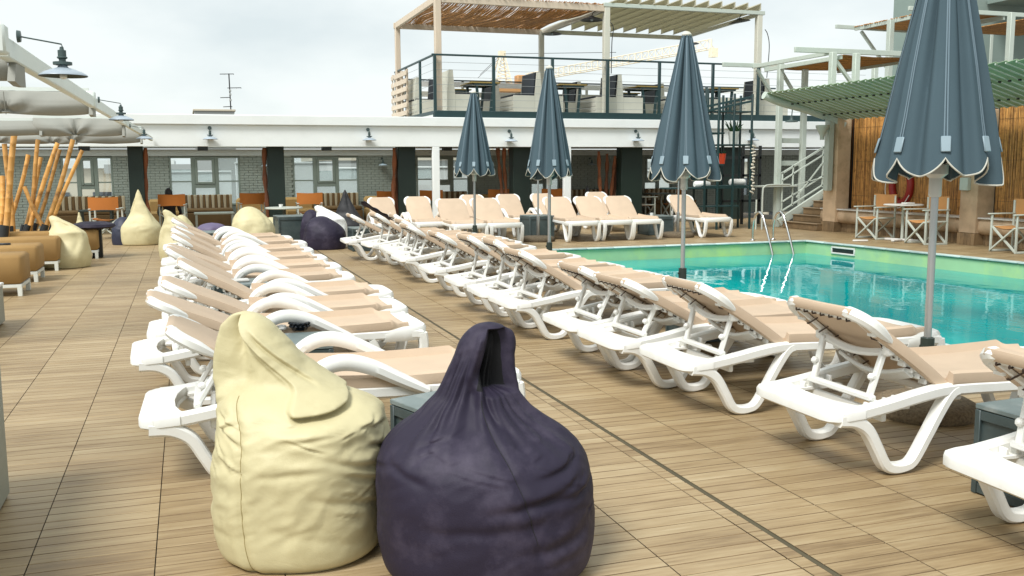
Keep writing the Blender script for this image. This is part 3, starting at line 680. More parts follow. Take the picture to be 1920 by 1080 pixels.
for k, a in enumerate((900, 1062, 1205, 1345)): terr_table('dark table between the front terrace benches, %s from the left' % nm[k], P(a, 170, Y=23.95).x, 23.95)
booth('single boarded bench at the back beside the left slatted screen', P(775, 180, Y=26.2).x, 26.2, 1)
booth('low boarded bench back seen left of the corner post', P(818, 150, Y=26.0).x, 26.1, -1)
for k, a in enumerate((920, 1072, 1225)): booth('back to back boarded bench in the rear terrace row, %s from the left' % nm[k], P(a, 180, Y=26.2).x, 26.2)
for k, a in enumerate((850, 1000, 1165)): terr_table('dark table in the rear terrace row, %s from the left' % nm[k], P(a, 180, Y=26.2).x, 26.2)

# ================================================================ RIGHT SIDE: plinth, pillars, reed screens, louver roof, stairs
XP, XR = 13.84, 14.2
pl = thing('stone_plinth', 'rounded sandstone bench wall with pale marble top along the right side', 'wall', (XP, 12, 0))
def plb(mb, name, mat, **k): return mb.build(name, mat, pl, (-XP, -12, 0), **k)
Y0w, Y1w = 4.5, 18.5
y = Y0w
while y < Y1w-.02:
    m = MB(); m.box((XP+.17, y+.035, .10), (.05, .066, .20), .004); plb(m, 'base_tile', M_BRTILE); y += .07
y = Y0w
while y < Y1w-.1:
    y1 = min(Y1w, y+1.1)
    m = MB(); prof = [(.30, .20), (.10, .20), (.03, .24), (0, .31), (0, .38), (.03, .47), (.05, .49), (.30, .49)]
    m.prism([(XP+a, z) for a, z in prof], y+.002, y1-.002, 1); plb(m, 'ledge_block', M_STONE)
    m = MB(); m.box((XP+.17, (y+y1)/2, .507), (.38, y1-y-.004, .03), .008); plb(m, 'marble_cap', M_MARBLE); y = y1
m = MB(); m.box((XR+.22, 11.3, 1.3), (.3, 13.9, 2.6)); plb(m, 'rear_wall', M_REEDBK)
def stone_pillar(label, ya, yb, zt, depth):
    t = thing('stone_pillar', label, 'pillar', (XP-.05, (ya+yb)/2, 0)); w_ = yb-ya
    m = MB(); m.box((depth/2, 0, (zt+.22)/2), (depth, w_, zt-.22), .012); m.build('shaft', M_STONE, t)
    n = int(w_/.07)
    for k in range(n): m = MB(); m.box((-.01, -w_/2+(k+.5)*w_/n, .11), (.03, w_/n-.004, .22), .004); m.build('base_tile', M_BRTILE, t)
    m = MB(); m.box((depth/2, 0, .11), (depth-.03, w_-.01, .215)); m.build('base', M_BRTILE, t)
    return t
stone_pillar('tall sandstone pillar beside the stairs under the louver roof', 17.9, 18.36, 2.55, .36)
stone_pillar('sandstone pillar between the two reed screens behind the director chairs', 13.85, 14.27, 2.5, .46)
def reed_screen(label, ya, yb):
    t = thing('reed_screen', label, 'screen', (XR, ya, .52))
    m = MB(); x = 0; y = 0
    while y < yb-ya:
        r_ = random.uniform(.006, .0115); y += r_; z1 = 2.13+random.uniform(-.04, .02)
        m.tube([(random.uniform(-.006, .006), y, 0), (random.uniform(-.008, .008), y+random.uniform(-.008, .008), z1*.5), (random.uniform(-.006, .006), y+random.uniform(-.006, .006), z1)], r_, 5, cap=False); y += r_
    stuff(m.build('reeds', M_REED, t, recalc=False))
    for z in (.3, 1.05, 1.8): m = MB(); m.tube([(-.013, 0, z), (-.013, yb-ya, z)], .002, 4); m.build('binding_wire', M_BLACK, t)
    m = MB(); m.box((.01, yb-ya+.02, 1.06), (.05, .03, 2.12)); m.build('edge_strip', M_BLACK, t)
reed_screen('golden brown reed screen left of the middle sandstone pillar', 14.28, 17.86); reed_screen('golden brown reed screen at the right edge of the picture', 6.5, 13.83)
# red ring on the reed screen
p = P(1690, 347, X=XR-.06); t = thing('life_ring', 'dark red life ring hanging on the reed screen behind the parasol', 'life ring', p)
m = MB(); m.tube([(0, .27*math.cos(a*PI/16), .37*math.sin(a*PI/16)) for a in range(32)], .075, 10, closed=True); m.build('ring', M_REDRING, t)
m = MB(); m.tube(cat([(-.08, .2, .3), (-.09, .35, .1), (-.09, .36, -.2), (-.09, .2, -.42), (-.09, -.1, -.46), (-.09, -.34, -.2)], 5), .009, 6); m.build('rope', M_TOWEL, t)
p = P(1810, 345, X=XP-.08); m = MB(); m.box((0, 0, 0), (.10, .2, .24), .012); tag(m.build('junction_box', M_PALEGREEN, None, p), 'pale green junction box on the middle sandstone pillar', 'box')
# louver roof
ao, ai = (11.98, 3.06), (13.95, 2.52)
rf = thing('louver_roof', 'green slatted louver roof sloping down to the reed screens', 'roof', (12.9, 11.5, 2.8))
sl = V((ai[0]-ao[0], 0, ai[1]-ao[1])); sln = sl.normalized(); upn = V((-sl.z, 0, sl.x)).normalized()
proto = MB(); 
tiltv = (upn+V((0, .16, 0))).normalized()
proto.bar(V((ao[0]-12.9, 0, ao[1]-2.8)), V((ai[0]-12.9, 0, ai[1]-2.8)), .192, .012, up=tiltv, ch=.003); pm_ = proto.mesh('slat', M_GLOUV)
edge = MB(); sd_ = sln.cross(tiltv).normalized()
edge.bar(V((ao[0]-12.9, 0, ao[1]-2.8))-sd_*.108-tiltv*.004, V((ai[0]-12.9, 0, ai[1]-2.8))-sd_*.108-tiltv*.004, .012, .030, up=tiltv); em = edge.mesh('slat_highlight', M_PALEGREEN)  # added pale strip that paints a bright highlight along each slat edge
y = 17.92
while y > 5.2:
    o_ = put('slat', pm_, rf, (0, y-11.5, 0)); put('slat_highlight', em, o_); y -= .2
m = MB()
yy = 17.9
while yy > 5.2:
    for t_ in (.3, .72):
        q = V((ao[0], 0, ao[1])).lerp(V((ai[0], 0, ai[1])), t_); m.box((q.x-12.9, yy-11.5, q.z-2.8-.075), (.045, .03, .03))
    yy -= .2
m.build('bolts', M_BLACK, rf)
for t_ in (.3, .72):
    q = V((ao[0], 0, ao[1])).lerp(V((ai[0], 0, ai[1])), t_); m = MB(); m.box((q.x-12.9, 11.6-11.5, q.z-2.8+.10), (.06, 12.7, .05)); m.build('purlin', M_PALEGREEN, rf)
m = MB(); m.tube(cat([(ao[0]-12.93, 6.56, .21), (-.5, 6.56, .06), (.1, 6.56, -.07), (.62, 6.56, -.215)], 6), .085, 14); m.build('end_tube', M_PALEGREEN, rf)
m = MB(); m.box((.78, 6.56, -1.0), (.14, .16, 1.75), .01); m.build('post', M_PALEGREEN, rf)
m = MB(); m.bar((.62, 6.56, -.2), (1.1, 6.45, -.42), .12, .12, ch=.01); m.build('brace', M_PALEGREEN, rf)
m = MB(); m.box((.2, 4.0, .25), (.5, .12, .18), .01); m.build('bracket', M_PALEGREEN, rf)
# rain hopper and small hanging lamp
p = P(1542, 245, Y=18.0); m = MB(); m.lathe([(.0, .12), (.15, .12), (.15, .07), (.09, -.03), (.05, -.12), (.05, -.2), (0, -.2)], 14); tag(m.build('rain_hopper', M_PALEGREEN, None, p), 'pale rain hopper beside the tall sandstone pillar', 'hopper')
t = thing('barn_lamp', 'grey barn lamp hanging by the stairs below the louver roof tube', 'lamp', P(1484, 225, Y=18.6)); m = MB(); m.tube([(0, 0, .05), (.03, 0, .4)], .012, 6); m.build('arm', M_LAMPG, t)
m = MB(); m.lathe([(0, .1), (.03, .1), (.035, .02), (.05, 0), (.12, -.02), (.15, -.045)], 18); m.build('lamp_shade', M_LAMPG, t)
# stairs
st = thing('staircase', 'brown tiled staircase climbing to the right beside the tall pillar', 'stairs', (13.62, 19.0, 0))
for k in range(7):
    m = MB(); m.box((k*.285+1.0, -.02, k*.16+.075), (2.0, 1.32, .15), .01); s_ = m.build('step', M_BRTILE, st)
    m = MB(); m.box((k*.285+.1, -.02, k*.16+.155), (.26, 1.34, .016), .004); m.build('tread', pm('brown_tread', (.30, .21, .12), .5, .2) if 'brown_tread' not in MATS else MATS['brown_tread'], s_)
m = MB(); m.bar((-.05, .72, .12), (2.1, .72, 1.32), .07, .18, ch=.006); m.build('stringer', M_PALEGREEN, st)
hr = thing('stair_railing', 'pale green metal railing on the brown tiled staircase', 'railing', (13.62, 19.8, .3))
for dz in (1.0, .82, .30, .08): m = MB(); m.bar((.03, -.02, dz), (1.9, -.02, dz+1.0), .035, .035 if dz < 1 else .05, ch=.004); m.build('rail', M_PALEGREEN, hr)
m = MB(); m.bar((.45, -.04, .42), (1.5, -.04, 1.62), .02, .03); m.build('rail', M_PALEGREEN, hr); m = MB(); m.bar((.3, -.04, .7), (1.3, -.04, .92), .02, .02); m.build('rail', M_PALEGREEN, hr)
for x in (.05, .35, 1.2): m = MB(); m.box((x, -.02, .52+x*.53), (.035, .035, 1.0), .004); m.build('post', M_PALEGREEN, hr)
# painted timber canopy over the stairs
cn = thing('stair_canopy', 'pale green painted timber canopy with reed roof above the stairs', 'canopy', (13.5, 19.8, 0))
def cb_(mb, name, mat, **k): return mb.build(name, mat, cn, (-13.5, -19.8, 0), **k)
for (a, yy, d, zb) in ((1464, 115, 19.95, .0), (1510, 122, 20.25, .0), (1562, 98, 17.4, 2.75), (1606, 100, 17.45, 2.75), (1641, 120, 20.3, 2.8)):
    p = P(a, yy, Y=d); m = MB(); m.box((p.x, d, (zb+p.z)/2), (.125, .125, p.z-zb), .008); cb_(m, 'post', M_PALEGREEN)
ZC = 3.9
cA, cB, cC, cD = P(1412, 125, Z=ZC), P(1560, 100, Z=ZC), P(1722, 106, Z=ZC), P(1590, 138, Z=ZC)
xe = cA.x; ya, yb = cA.y, cB.y; xr = cC.x+.1
for (a, c) in (((xe, ya, ZC), (xe, yb, ZC)), ((xe+.35, ya, ZC-.07), (xe+.35, yb, ZC-.07)), ((xr, ya, ZC-.05), (xr, yb, ZC-.05))): m = MB(); m.bar(a, c, .06, .09, ch=.005); cb_(m, 'beam', M_PALEGREEN)
m = MB(); m.bar((xe-.85, yb, ZC+.05), (xr+.1, yb, ZC+.05), .07, .11, ch=.005); cb_(m, 'beam', M_PALEGREEN)
m = MB(); m.bar((xe-.85, ya, ZC+.03), (xr, ya, ZC+.03), .07, .10, ch=.005); cb_(m, 'beam', M_PALEGREEN)
for (a, c) in (((xe+.05, ya-.1, ZC-.08), (xe+.75, ya-.1, ZC-1.0)), ((xe+.5, ya-.4, ZC-.08), (xe+1.0, ya-.4, ZC-.75)), ((xe+.7, yb+.1, ZC-.6), (xe+.2, yb+.1, ZC-.05))): m = MB(); m.bar(a, c, .07, .07, ch=.005); cb_(m, 'brace', M_PALEGREEN)
for z in (1.55, 2.1): m = MB(); m.bar((13.66, 20.0, z), (14.4, 20.2, z), .05, .12, ch=.005); cb_(m, 'rung', M_PALEGREEN)
m = MB(); y = yb+.05
while y < ya: m.tube([(xe+.45, y, ZC-.02+random.uniform(-.01, .01)), ((xe+xr)/2, y+random.uniform(-.01, .01), ZC-.05), (xr, y, ZC-.02)], .011, 4); y += .021
stuff(cb_(m, 'reed_mat', M_REED))
# second, higher canopy and the building behind
cn2 = thing('upper_canopy', 'painted timber canopy with reed roof high at the upper right', 'canopy', (19, 22, 2.8))
def c2(mb, name, mat, **k): return mb.build(name, mat, cn2, (-19, -22, -2.8), **k)
ZQ = 5.5; q1, q2, q3 = P(1604, 54, Z=ZQ), P(1750, 22, Z=ZQ), P(1925, 22, Z=ZQ)
for (a, c) in (((q1.x, q1.y, ZQ), (q1.x, q2.y-.2, ZQ)), ((q1.x+2.3, q1.y, ZQ-.05), (q1.x+2.3, q2.y, ZQ-.05)), ((q1.x-.7, q1.y, ZQ+.04), (q1.x+3, q1.y, ZQ)), ((q1.x-.9, q2.y, ZQ+.05), (q1.x+6, q2.y, ZQ+.05))): m = MB(); m.bar(a, c, .07, .11, ch=.005); c2(m, 'beam', M_PALEGREEN)
for (a, yy, d) in ((1670, 45, 22.3), (1722, 100, 23.6), (1897, 20, 20.3)): p = P(a, yy, Y=d); m = MB(); m.box((p.x, d, (2.8+ZQ)/2), (.15, .15, ZQ-2.8), .008); c2(m, 'post', M_PALEGREEN)
for (a, c) in (((q1.x+.05, q1.y-.2, ZQ-.1), (q1.x+1.0, q1.y-.2, ZQ-1.1)), ((q1.x+2.2, q1.y-.3, ZQ-.1), (q1.x+3.0, q1.y-.3, ZQ-.8))): m = MB(); m.bar(a, c, .08, .08, ch=.005); c2(m, 'brace', M_PALEGREEN)
m = MB(); y = q2.y
while y < q1.y:
    m.tube([(q1.x+random.uniform(-.1, .02), y, ZQ+.05), (q1.x+1.2, y, ZQ+.02), (q1.x+2.4, y, ZQ+.05)], .014, 4)
    m.tube([(q1.x+3.6, y, ZQ+.05), (q1.x+6.2, y, ZQ+.04)], .014, 4); y += .027
stuff(c2(m, 'reed_mat', M_REED))
ub = thing('upper_building', 'grey green rendered upper storey with glazed door at the right', 'building', (22, 25, 2.8))
bx = P(1722, 20, Y=25).x; m = MB(); m.box((bx+6-22, .58, 2.2), (12, 1.1, 8.4)); m.build('wall', M_ROOFSIDE, ub)
m = MB(); m.box((bx+6.1-22, .58, 6.5), (12.3, 1.3, .2), .02); m.build('roof', M_ROOFSIDE, ub)
x1 = P(1722, 10, Y=25).x; m = MB(); m.box((x1-22, .09, 5.2), (.05, .03, 2.4)); m.build('downpipe', M_PALEGREEN, ub)
wa, wb_ = P(1862, 50, Y=25), P(1925, 115, Y=25)
m = MB()
for (c, s) in (((wa.x-22, .06, wa.z-2.8-1.1), (.12, .1, 2.3)), ((wa.x-22+.8, .06, wa.z-2.8), (1.7, .1, .12)), ((wa.x-22+1.6, .06, wa.z-2.8-1.1), (.12, .1, 2.3))): m.box(c, s, .008)
fo = m.build('door_frame', M_PALEGREEN, ub); m = MB(); m.box((wa.x-22+.8, .08, wa.z-2.8-1.1), (1.5, .03, 2.15)); m.build('pane', M_GLASSBL, fo)
m = MB(); m.box((wa.x-22+2.0, -1.4, wa.z-2.8+.75), (4.6, 2.8, .12), .01); m.build('balcony_slab', M_ROOFSIDE, ub)

# director chairs
def director_chair(label, loc, rz, canvas, wood=M_CHAIRW, group=None):
    t = thing('director_chair', label, 'chair', loc, rz, group)         # sitter faces local -Y
    W_, D_ = .56, .46
    for s in (-1, 1):
        for yy in (-D_/2, D_/2):
            m = MB(); m.box((s*W_/2, yy, .32 if yy < 0 else .44), (.035, .035, .64 if yy < 0 else .88), .006); m.build('leg', wood, t)
        m = MB(); m.box((s*W_/2, -.02, .652), (.06, D_+.12, .024), .008); m.build('armrest', wood, t)
        m = MB(); m.box((s*W_/2, 0, .435), (.028, D_-.036, .03), .004); m.build('side_rail', wood, t)
        m = MB(); m.box((s*W_/2, 0, .02), (.03, D_+.04, .035), .004); m.build('foot_rail', wood, t)
    for yy in (-D_/2-.025, D_/2-.03):
        m = MB(); m.bar((-W_/2+.02, yy, .03), (W_/2-.02, yy, .43), .025, .035, up=(0, 1, 0)); m.build('cross_leg', wood, t)
        m = MB(); m.bar((W_/2-.02, yy+.027, .03), (-W_/2+.02, yy+.027, .43), .025, .035, up=(0, 1, 0)); m.build('cross_leg', wood, t)
    m = MB(); m.grid(8, 4, lambda u, v: V(((u-.5)*W_*.98, (v-.5)*(D_-.05), .445-.045*math.sin(PI*u)))); m.grid(8, 4, lambda u, v: V(((u-.5)*W_*.98, (v-.5)*(D_-.05), .435-.045*math.sin(PI*u)))); m.build('seat', canvas, t)
    m = MB(); m.grid(10, 4, lambda u, v: V(((u-.5)*(W_+.05), D_/2+.02+.05*math.sin(PI*u), .63+.27*v+.012*math.cos(2*PI*u)*(v-.5)))); m.grid(10, 4, lambda u, v: V(((u-.5)*(W_+.05), D_/2-.0+.05*math.sin(PI*u), .63+.27*v+.012*math.cos(2*PI*u)*(v-.5)))); m.build('backrest', canvas, t)
    return t
ch0 = director_chair('tan canvas director chair left of the small white table by the pool', (14.0-.72, 15.95, 0), R(-86), M_TANCAN, group='tan director chairs along the plinth')
c0k = kids(ch0)
dup(ch0, (13.27, 14.52, 0), R(-95), 'tan canvas director chair right of the small white table by the pool', c0k)
dup(ch0, (13.35, 12.55, 0), R(-93), 'tan canvas director chair cut by the right edge of the picture', c0k)
t = thing('cafe_table', 'small round white table between two tan director chairs by the pool', 'table', (13.35, 15.25, 0))
m = MB(); m.lathe([(0, .70), (.36, .70), (.375, .715), (.36, .73), (0, .73)], 28); m.build('tabletop', M_MARBLE, t)
m = MB(); m.lathe([(.03, .04), (.03, .70)], 12); m.build('pedestal', M_CHAIRW, t)
for a in (20, 110): m = MB(); m.box((0, 0, .025), (.72, .07, .045), .012, Matrix.Rotation(R(a), 3, 'Z')); m.build('foot', M_MARBLE, t)
m = MB(); m.box((0, 0, .02), (.2, .15, .035), .006); tag(m.build('tray', M_MARBLE, None, (13.28, 15.05, .732)), 'thin pale tray on the small round white table', 'tray')

# ================================================================ PLANT SHELF by the far pool corner
sh = thing('plant_shelf', 'tall dark green metal shelf with potted plants in front of the pavilion', 'shelf', (11.0, 19.6, 0))
SY = 19.6; xa, xb_ = P(1322, 300, Y=SY).x-11, P(1408, 300, Y=SY).x-11; H_ = P(1340, 150, Y=SY).z
xs = [xa, xa+.34, xb_-.48, xb_]
for x in xs:
    for yy in (0, .5): m = MB(); m.box((x, yy, (H_-.15 if x < xb_-.5 else H_-.3)/2), (.045, .045, H_-.15 if x < xb_-.5 else H_-.3), .004); m.build('post', M_DGREEN, sh)
for (z, a, c) in ((.55, xa, xb_-.3), (.98, xa-.9, xb_), (1.02, xa, xb_), (1.52, xa, xa+.5), (1.98, xa+.34, xb_), (2.25, xa, xa+.5), (2.75, xa, xb_)):
    m = MB(); m.box(((a+c)/2, .25, z), (c-a, .52, .035), .004); m.build('board', M_DGREEN, sh)
for z in (3.1, 3.0):
    m = MB(); m.bar((xa-.5, 0, z-.35), (xb_, 0, z), .04, .05); m.build('rail', M_DGREEN, sh)
for k in range(6): m = MB(); m.box((xa-.45+k*.2, .02, 2.82), (.035, .035, .5)); m.build('baluster', M_DGREEN, sh)
m = MB(); m.box((xb_+.75, .3, 1.0), (1.3, .4, .04), .006); m.build('board', M_CHAIRW, sh)
def pot(label, loc, mat, r0, r1, h, leaves=14, ll=.24):
    t = thing('plant_pot', label, 'plant', loc)
    m = MB(); m.lathe([(0, 0), (r0, 0), (r1, h), (r1-.012, h), (r1-.02, h-.03), (0, h-.03)], 16); m.build('pot', mat, t)
    for k in range(leaves):
        a = k*2.4; ln = ll*random.uniform(.6, 1.1); tl = random.uniform(.2, .9)
        m = MB(); d = V((math.cos(a)*math.sin(tl), math.sin(a)*math.sin(tl), math.cos(tl))); b0 = V((math.cos(a)*r1*.3, math.sin(a)*r1*.3, h-.04))
        m.tube([b0, b0+d*ln*.4, b0+d*ln*.8+V((0, 0, .01)), b0+d*ln], [.012, .018, .011, .001], 5); m.build('leaf', M_LEAF, t)
p = P(1375, 274, Y=SY+.25); pot('white square pot with green succulent on the dark plant shelf', (p.x, SY+.25, 2.0), M_WPOT, .10, .13, .30, 18, .32)
p = P(1352, 306, Y=SY+.2); pot('orange pot on the dark plant shelf under the white pot', (p.x, SY+.2, 1.54), M_POT, .085, .115, .24, 6, .12)
for (a, z, lab) in ((1382, 1.04, 'rolled white towel on the middle board of the plant shelf'), (1316, 1.0, 'rolled white towel on the low board left of the plant shelf')):
    p = P(a, 350, Y=SY+.2); m = MB(); m.lathe([(0, -.2), (.06, -.2), (.075, -.17), (.075, .17), (.06, .2), (0, .2)], 14, (0, 0, .075), Matrix.Rotation(R(90), 3, 'Y')); m.lathe([(.0, -.205), (.03, -.205), (.035, .205), (0, .205)], 10, (0, .0, .09), Matrix.Rotation(R(90), 3, 'Y')); tag(m.build('rolled_towel', M_TOWEL, None, (p.x, SY+.2, z-.005)), lab, 'towel')
t = thing('letter_string', 'string of pale letter-like pieces hanging down the right post of the plant shelf', 'decoration', (11+xb_+.02, SY-.06, 2.0))  # blank pale pieces stand in for unreadable hanging letters
m = MB(); m.tube([(0, 0, 0), (.01, 0, -1.2)], .005, 5); m.build('cord', M_CABLE, t)
for k in range(16):
    m = MB(); m.box((random.uniform(-.02, .02), -.01, -.05-k*.072), (random.uniform(.07, .14), .03, random.uniform(.03, .05)), .014, Matrix.Rotation(random.uniform(-.5, .5), 3, 'Y')); m.build('letter_piece', M_LETTER, t)
t = thing('hoop_rail', 'slim white bent tube handrail beside the plant shelf', 'handrail', (11+xb_+.15, SY-.3, 0))
m = MB(); m.tube(cat([(0, 0, 0), (0, 0, .85), (.05, 0, 1.0), (.2, 0, 1.04), (.75, 0, 1.04)], 6), .022, 8); m.build('rail', M_CHAIRW, t); m = MB(); m.tube([(-.1, .1, 0), (-.1, .1, .7)], .02, 8); m.build('post', M_CHAIRW, t)
t = thing('tool_trolley', 'black metal trolley frame standing behind the plant shelf', 'trolley', (11+xb_+.8, 21.2, 0))
for x in (-.6, .0, .5): m = MB(); m.box((x, 0, 1.0), (.06, .06, 2.0)); m.build('post', M_BLACK, t)
for z in (.6, 1.25, 1.7): m = MB(); m.box((-.05, 0, z), (1.15, .06, .06)); m.build('rail', M_BLACK, t)

# ================================================================ SOFAS, CHAIRS AND TABLES UNDER THE PAVILION
def striped_sofa(label, x0, x1, y=25.9):
    t = thing('striped_sofa', label, 'sofa', ((x0+x1)/2, y, 0)); w_ = x1-x0
    m = MB(); m.box((0, -.1, .2), (w_, .7, .36), .02); m.build('base', M_STRIPED, t)
    m = MB(); m.box((0, -.12, .43), (w_-.02, .66, .1), .03); m.build('seat_cushion', M_STRIPED, t)
    n = max(4, int(w_/.075)); n += n % 2
    for k in range(n):
        m = MB(); m.box((-w_/2+(k+.5)*w_/n, .25, .62), (w_/n-.003, .14, .40), .012); m.build('stripe', M_STRIPEL if k % 2 else M_STRIPED, t)
striped_sofa('brown striped sofa under the left window, behind the bamboo poles', -3.05, -1.5); striped_sofa('brown striped sofa back below the white paned window', -.06, 1.12)
striped_sofa('brown striped sofa behind the black beanbag', 3.3, 4.45); striped_sofa('brown striped sofa behind the white post', 6.6, 7.55); striped_sofa('brown striped sofa behind the far loungers', 10.2, 12.2); striped_sofa('brown striped sofa at the far right of the pavilion', 13.2, 14.6)
def tan_sofa(label, x0, x1, y=25.6):
    t = thing('tan_sofa', label, 'sofa', ((x0+x1)/2, y, 0)); w_ = x1-x0
    m = MB(); m.box((0, -.1, .22), (w_, .8, .42), .04); m.build('seat', M_TANUPH, t); m = MB(); m.box((0, .25, .55), (w_, .2, .36), .06); m.build('backrest', M_TANUPH, t)
tan_sofa('tan sofa section left of the middle striped sofa', -.95, -.15); tan_sofa('tan sofa section right of the striped sofa below the white window', 1.2, 1.95); tan_sofa('tan sofa section left of the striped sofa behind the black beanbag', 2.4, 3.2); tan_sofa('tan sofa section beside the third green pillar', 4.55, 5.75); tan_sofa('tan sofa section right of the white post', 7.7, 9.0)
oc = None
for (a, yy, d, rz, lab) in ((325, 400, 24.0, 175, 'orange canvas director chair with a seated dark haired person'), (472, 400, 24.2, 185, 'orange canvas director chair behind the round cream beanbag'), (580, 400, 23.6, 178, 'orange canvas director chair behind the folded purple beanbag'),
                       (200, 410, 22.3, 172, 'orange canvas director chair behind the small dark pouf'), (722, 400, 24.4, 190, 'orange canvas director chair behind the far left lounger back'), (808, 400, 24.6, 170, 'orange canvas director chair just left of the white post'),
                       (930, 400, 24.6, 182, 'dark orange director chair beside the log bundle'), (1030, 400, 24.4, 178, 'orange director chair behind the second parasol pole'), (1205, 400, 24.0, 90, 'orange director chair left of the dark bar table'), (1262, 400, 24.2, -90, 'orange director chair right of the dark bar table')):
    x = P(a, yy, Y=d).x
    if oc is None: oc = director_chair(lab, (x, d, 0), R(rz), M_ORANGE, group='orange director chairs under the pavilion'); ock = kids(oc)
    else: dup(oc, (x, d, 0), R(rz), lab, ock)
def low_table(label, x, y, top=M_TABLE, h=.45, w_=.75, d_=.6, mat=M_TABLE):
    t = thing('side_table', label, 'table', (x, y, 0)); m = MB(); m.box((0, 0, h-.02), (w_, d_, .04), .008); m.build('tabletop', top, t)
    for sx in (-1, 1):
        for sy in (-1, 1): m = MB(); m.box((sx*(w_/2-.05), sy*(d_/2-.05), (h-.04)/2), (.05, .05, h-.04)); m.build('leg', mat, t)
low_table('low wooden table in front of the middle striped sofa', .62, 24.7, M_CHAIRW, .42, .95, .6, M_CHAIRW); low_table('dark bar table among the orange chairs', P(1235, 400, Y=24.2).x, 24.2, M_TABLE, .74)
low_table('small table with dark legs beside the leftmost green pillar', P(175, 405, Y=23.4).x, 24.3, M_TABLE, .55)
t = thing('round_table', 'small round pale table with a cup by the folded purple beanbag', 'table', (P(535, 410, Y=22.4).x, 22.6, 0))
m = MB(); m.lathe([(0, .56), (.42, .56), (.43, .58), (.42, .6), (0, .6)], 24); m.build('tabletop', M_CHAIRW, t); m = MB(); m.lathe([(.2, 0), (.04, .04), (.04, .56)], 12); m.build('pedestal', M_TABLE, t)
m = MB(); m.lathe([(0, 0), (.04, 0), (.05, .07), (.042, .07), (.035, .01), (0, .01)], 12); tag(m.build('cup', M_CERAM, None, (t.location.x-.08, 22.5, .602)), 'white cup on the small round pale table', 'cup')
# the seated person, seen from behind in the first orange chair
x = P(318, 400, Y=24.0).x
t = thing('person', 'dark haired person in black sitting in an orange chair, seen from behind', 'person', (x, 24.05, -.3))
def skin_fig(name, verts, edges, radii, mat, par):
    bm = bmesh.new(); ly = bm.verts.layers.skin.verify(); vs = [bm.verts.new(q) for q in verts]
    for i, j in edges: bm.edges.new((vs[i], vs[j]))
    for v_, r_ in zip(vs, radii): v_[ly].radius = (r_, r_*.85)
    vs[0][ly].use_root = True; me = bpy.data.meshes.new(name); bm.to_mesh(me); bm.free()
    me.materials.append(mat); o = put(name, me, par); o.modifiers.new('skin', 'SKIN'); s = o.modifiers.new('sub', 'SUBSURF'); s.levels = 1; s.render_levels = 1; return o
V_ = [(0, .05, .53), (0, .02, .72), (0, .02, .92), (0, .0, 1.03), (0, .0, 1.10), (.19, .02, .97), (.25, .02, .76), (.22, .22, .68), (-.19, .02, .97), (-.25, .02, .76), (-.22, .22, .68), (.1, .08, .52), (.12, .46, .50), (.12, .48, .10), (.12, .58, .04), (-.1, .08, .52), (-.12, .46, .50), (-.12, .48, .10), (-.12, .58, .04)]
E_ = [(0, 1), (1, 2), (2, 3), (3, 4), (2, 5), (5, 6), (6, 7), (2, 8), (8, 9), (9, 10), (0, 11), (11, 12), (12, 13), (13, 14), (0, 15), (15, 16), (16, 17), (17, 18)]
RR = [.14, .14, .13, .055, .055, .06, .045, .032, .06, .045, .032, .085, .06, .04, .035, .085, .06, .04, .035]
skin_fig('body', V_, E_, RR, M_CLOTH, t)
m = MB(); m.lathe([(0, -.115), (.05, -.10), (.07, -.05), (.078, .0), (.075, .05), (.055, .095), (0, .115)], 16, (0, .0, 1.19)); hd = m.build('head', M_SKIN, t)
m = MB(); m.lathe([(.03, -.11), (.075, -.08), (.088, -.01), (.088, .05), (.065, .105), (0, .128)], 16, (0, -.018, 1.2)); m.lathe([(0, -.05), (.04, -.03), (.045, .0), (.04, .03), (0, .05)], 10, (0, -.06, 1.31)); m.build('hair', M_HAIR, hd)

# ================================================================ LEFT SIDE: awnings, lamps, bamboo, ottomans, cabinet
BX = -.66
t = thing('awning_beam', 'long pale beam running over the walkway from the upper left to the white fascia', 'beam', (BX, 13, 2.1))
m = MB(); m.bar((-.03, -8.55, -.10), (-.03, 9.95, .06), .05, .085, ch=.006); m.build('beam', M_AWNBEAM, t)
for yy in (4.35, 8.35, 12.6, 17.0): m = MB(); z = -.10+.16*(yy-4.45)/18.5; m.box((-.03, yy-13, z+.02), (.07, .10, .12), .01); m.build('bracket', M_AWNBEAM, t)
def aim(px_, py_): return P(px_, py_, X=BX)
for (px_, py_, lab) in ((27, 68, 'large grey barn lamp on the awning beam nearest the camera, upper left'), (181, 187, 'grey barn lamp on the awning beam, middle one of three'), (241, 236, 'grey barn lamp on the awning beam closest to the white fascia')):
    p = aim(px_, py_); l = barn_lamp(lab, (BX+.01, p.y, p.z), R(90), .47, arm=.36, drop=.16, group='lamps on the awning beam')
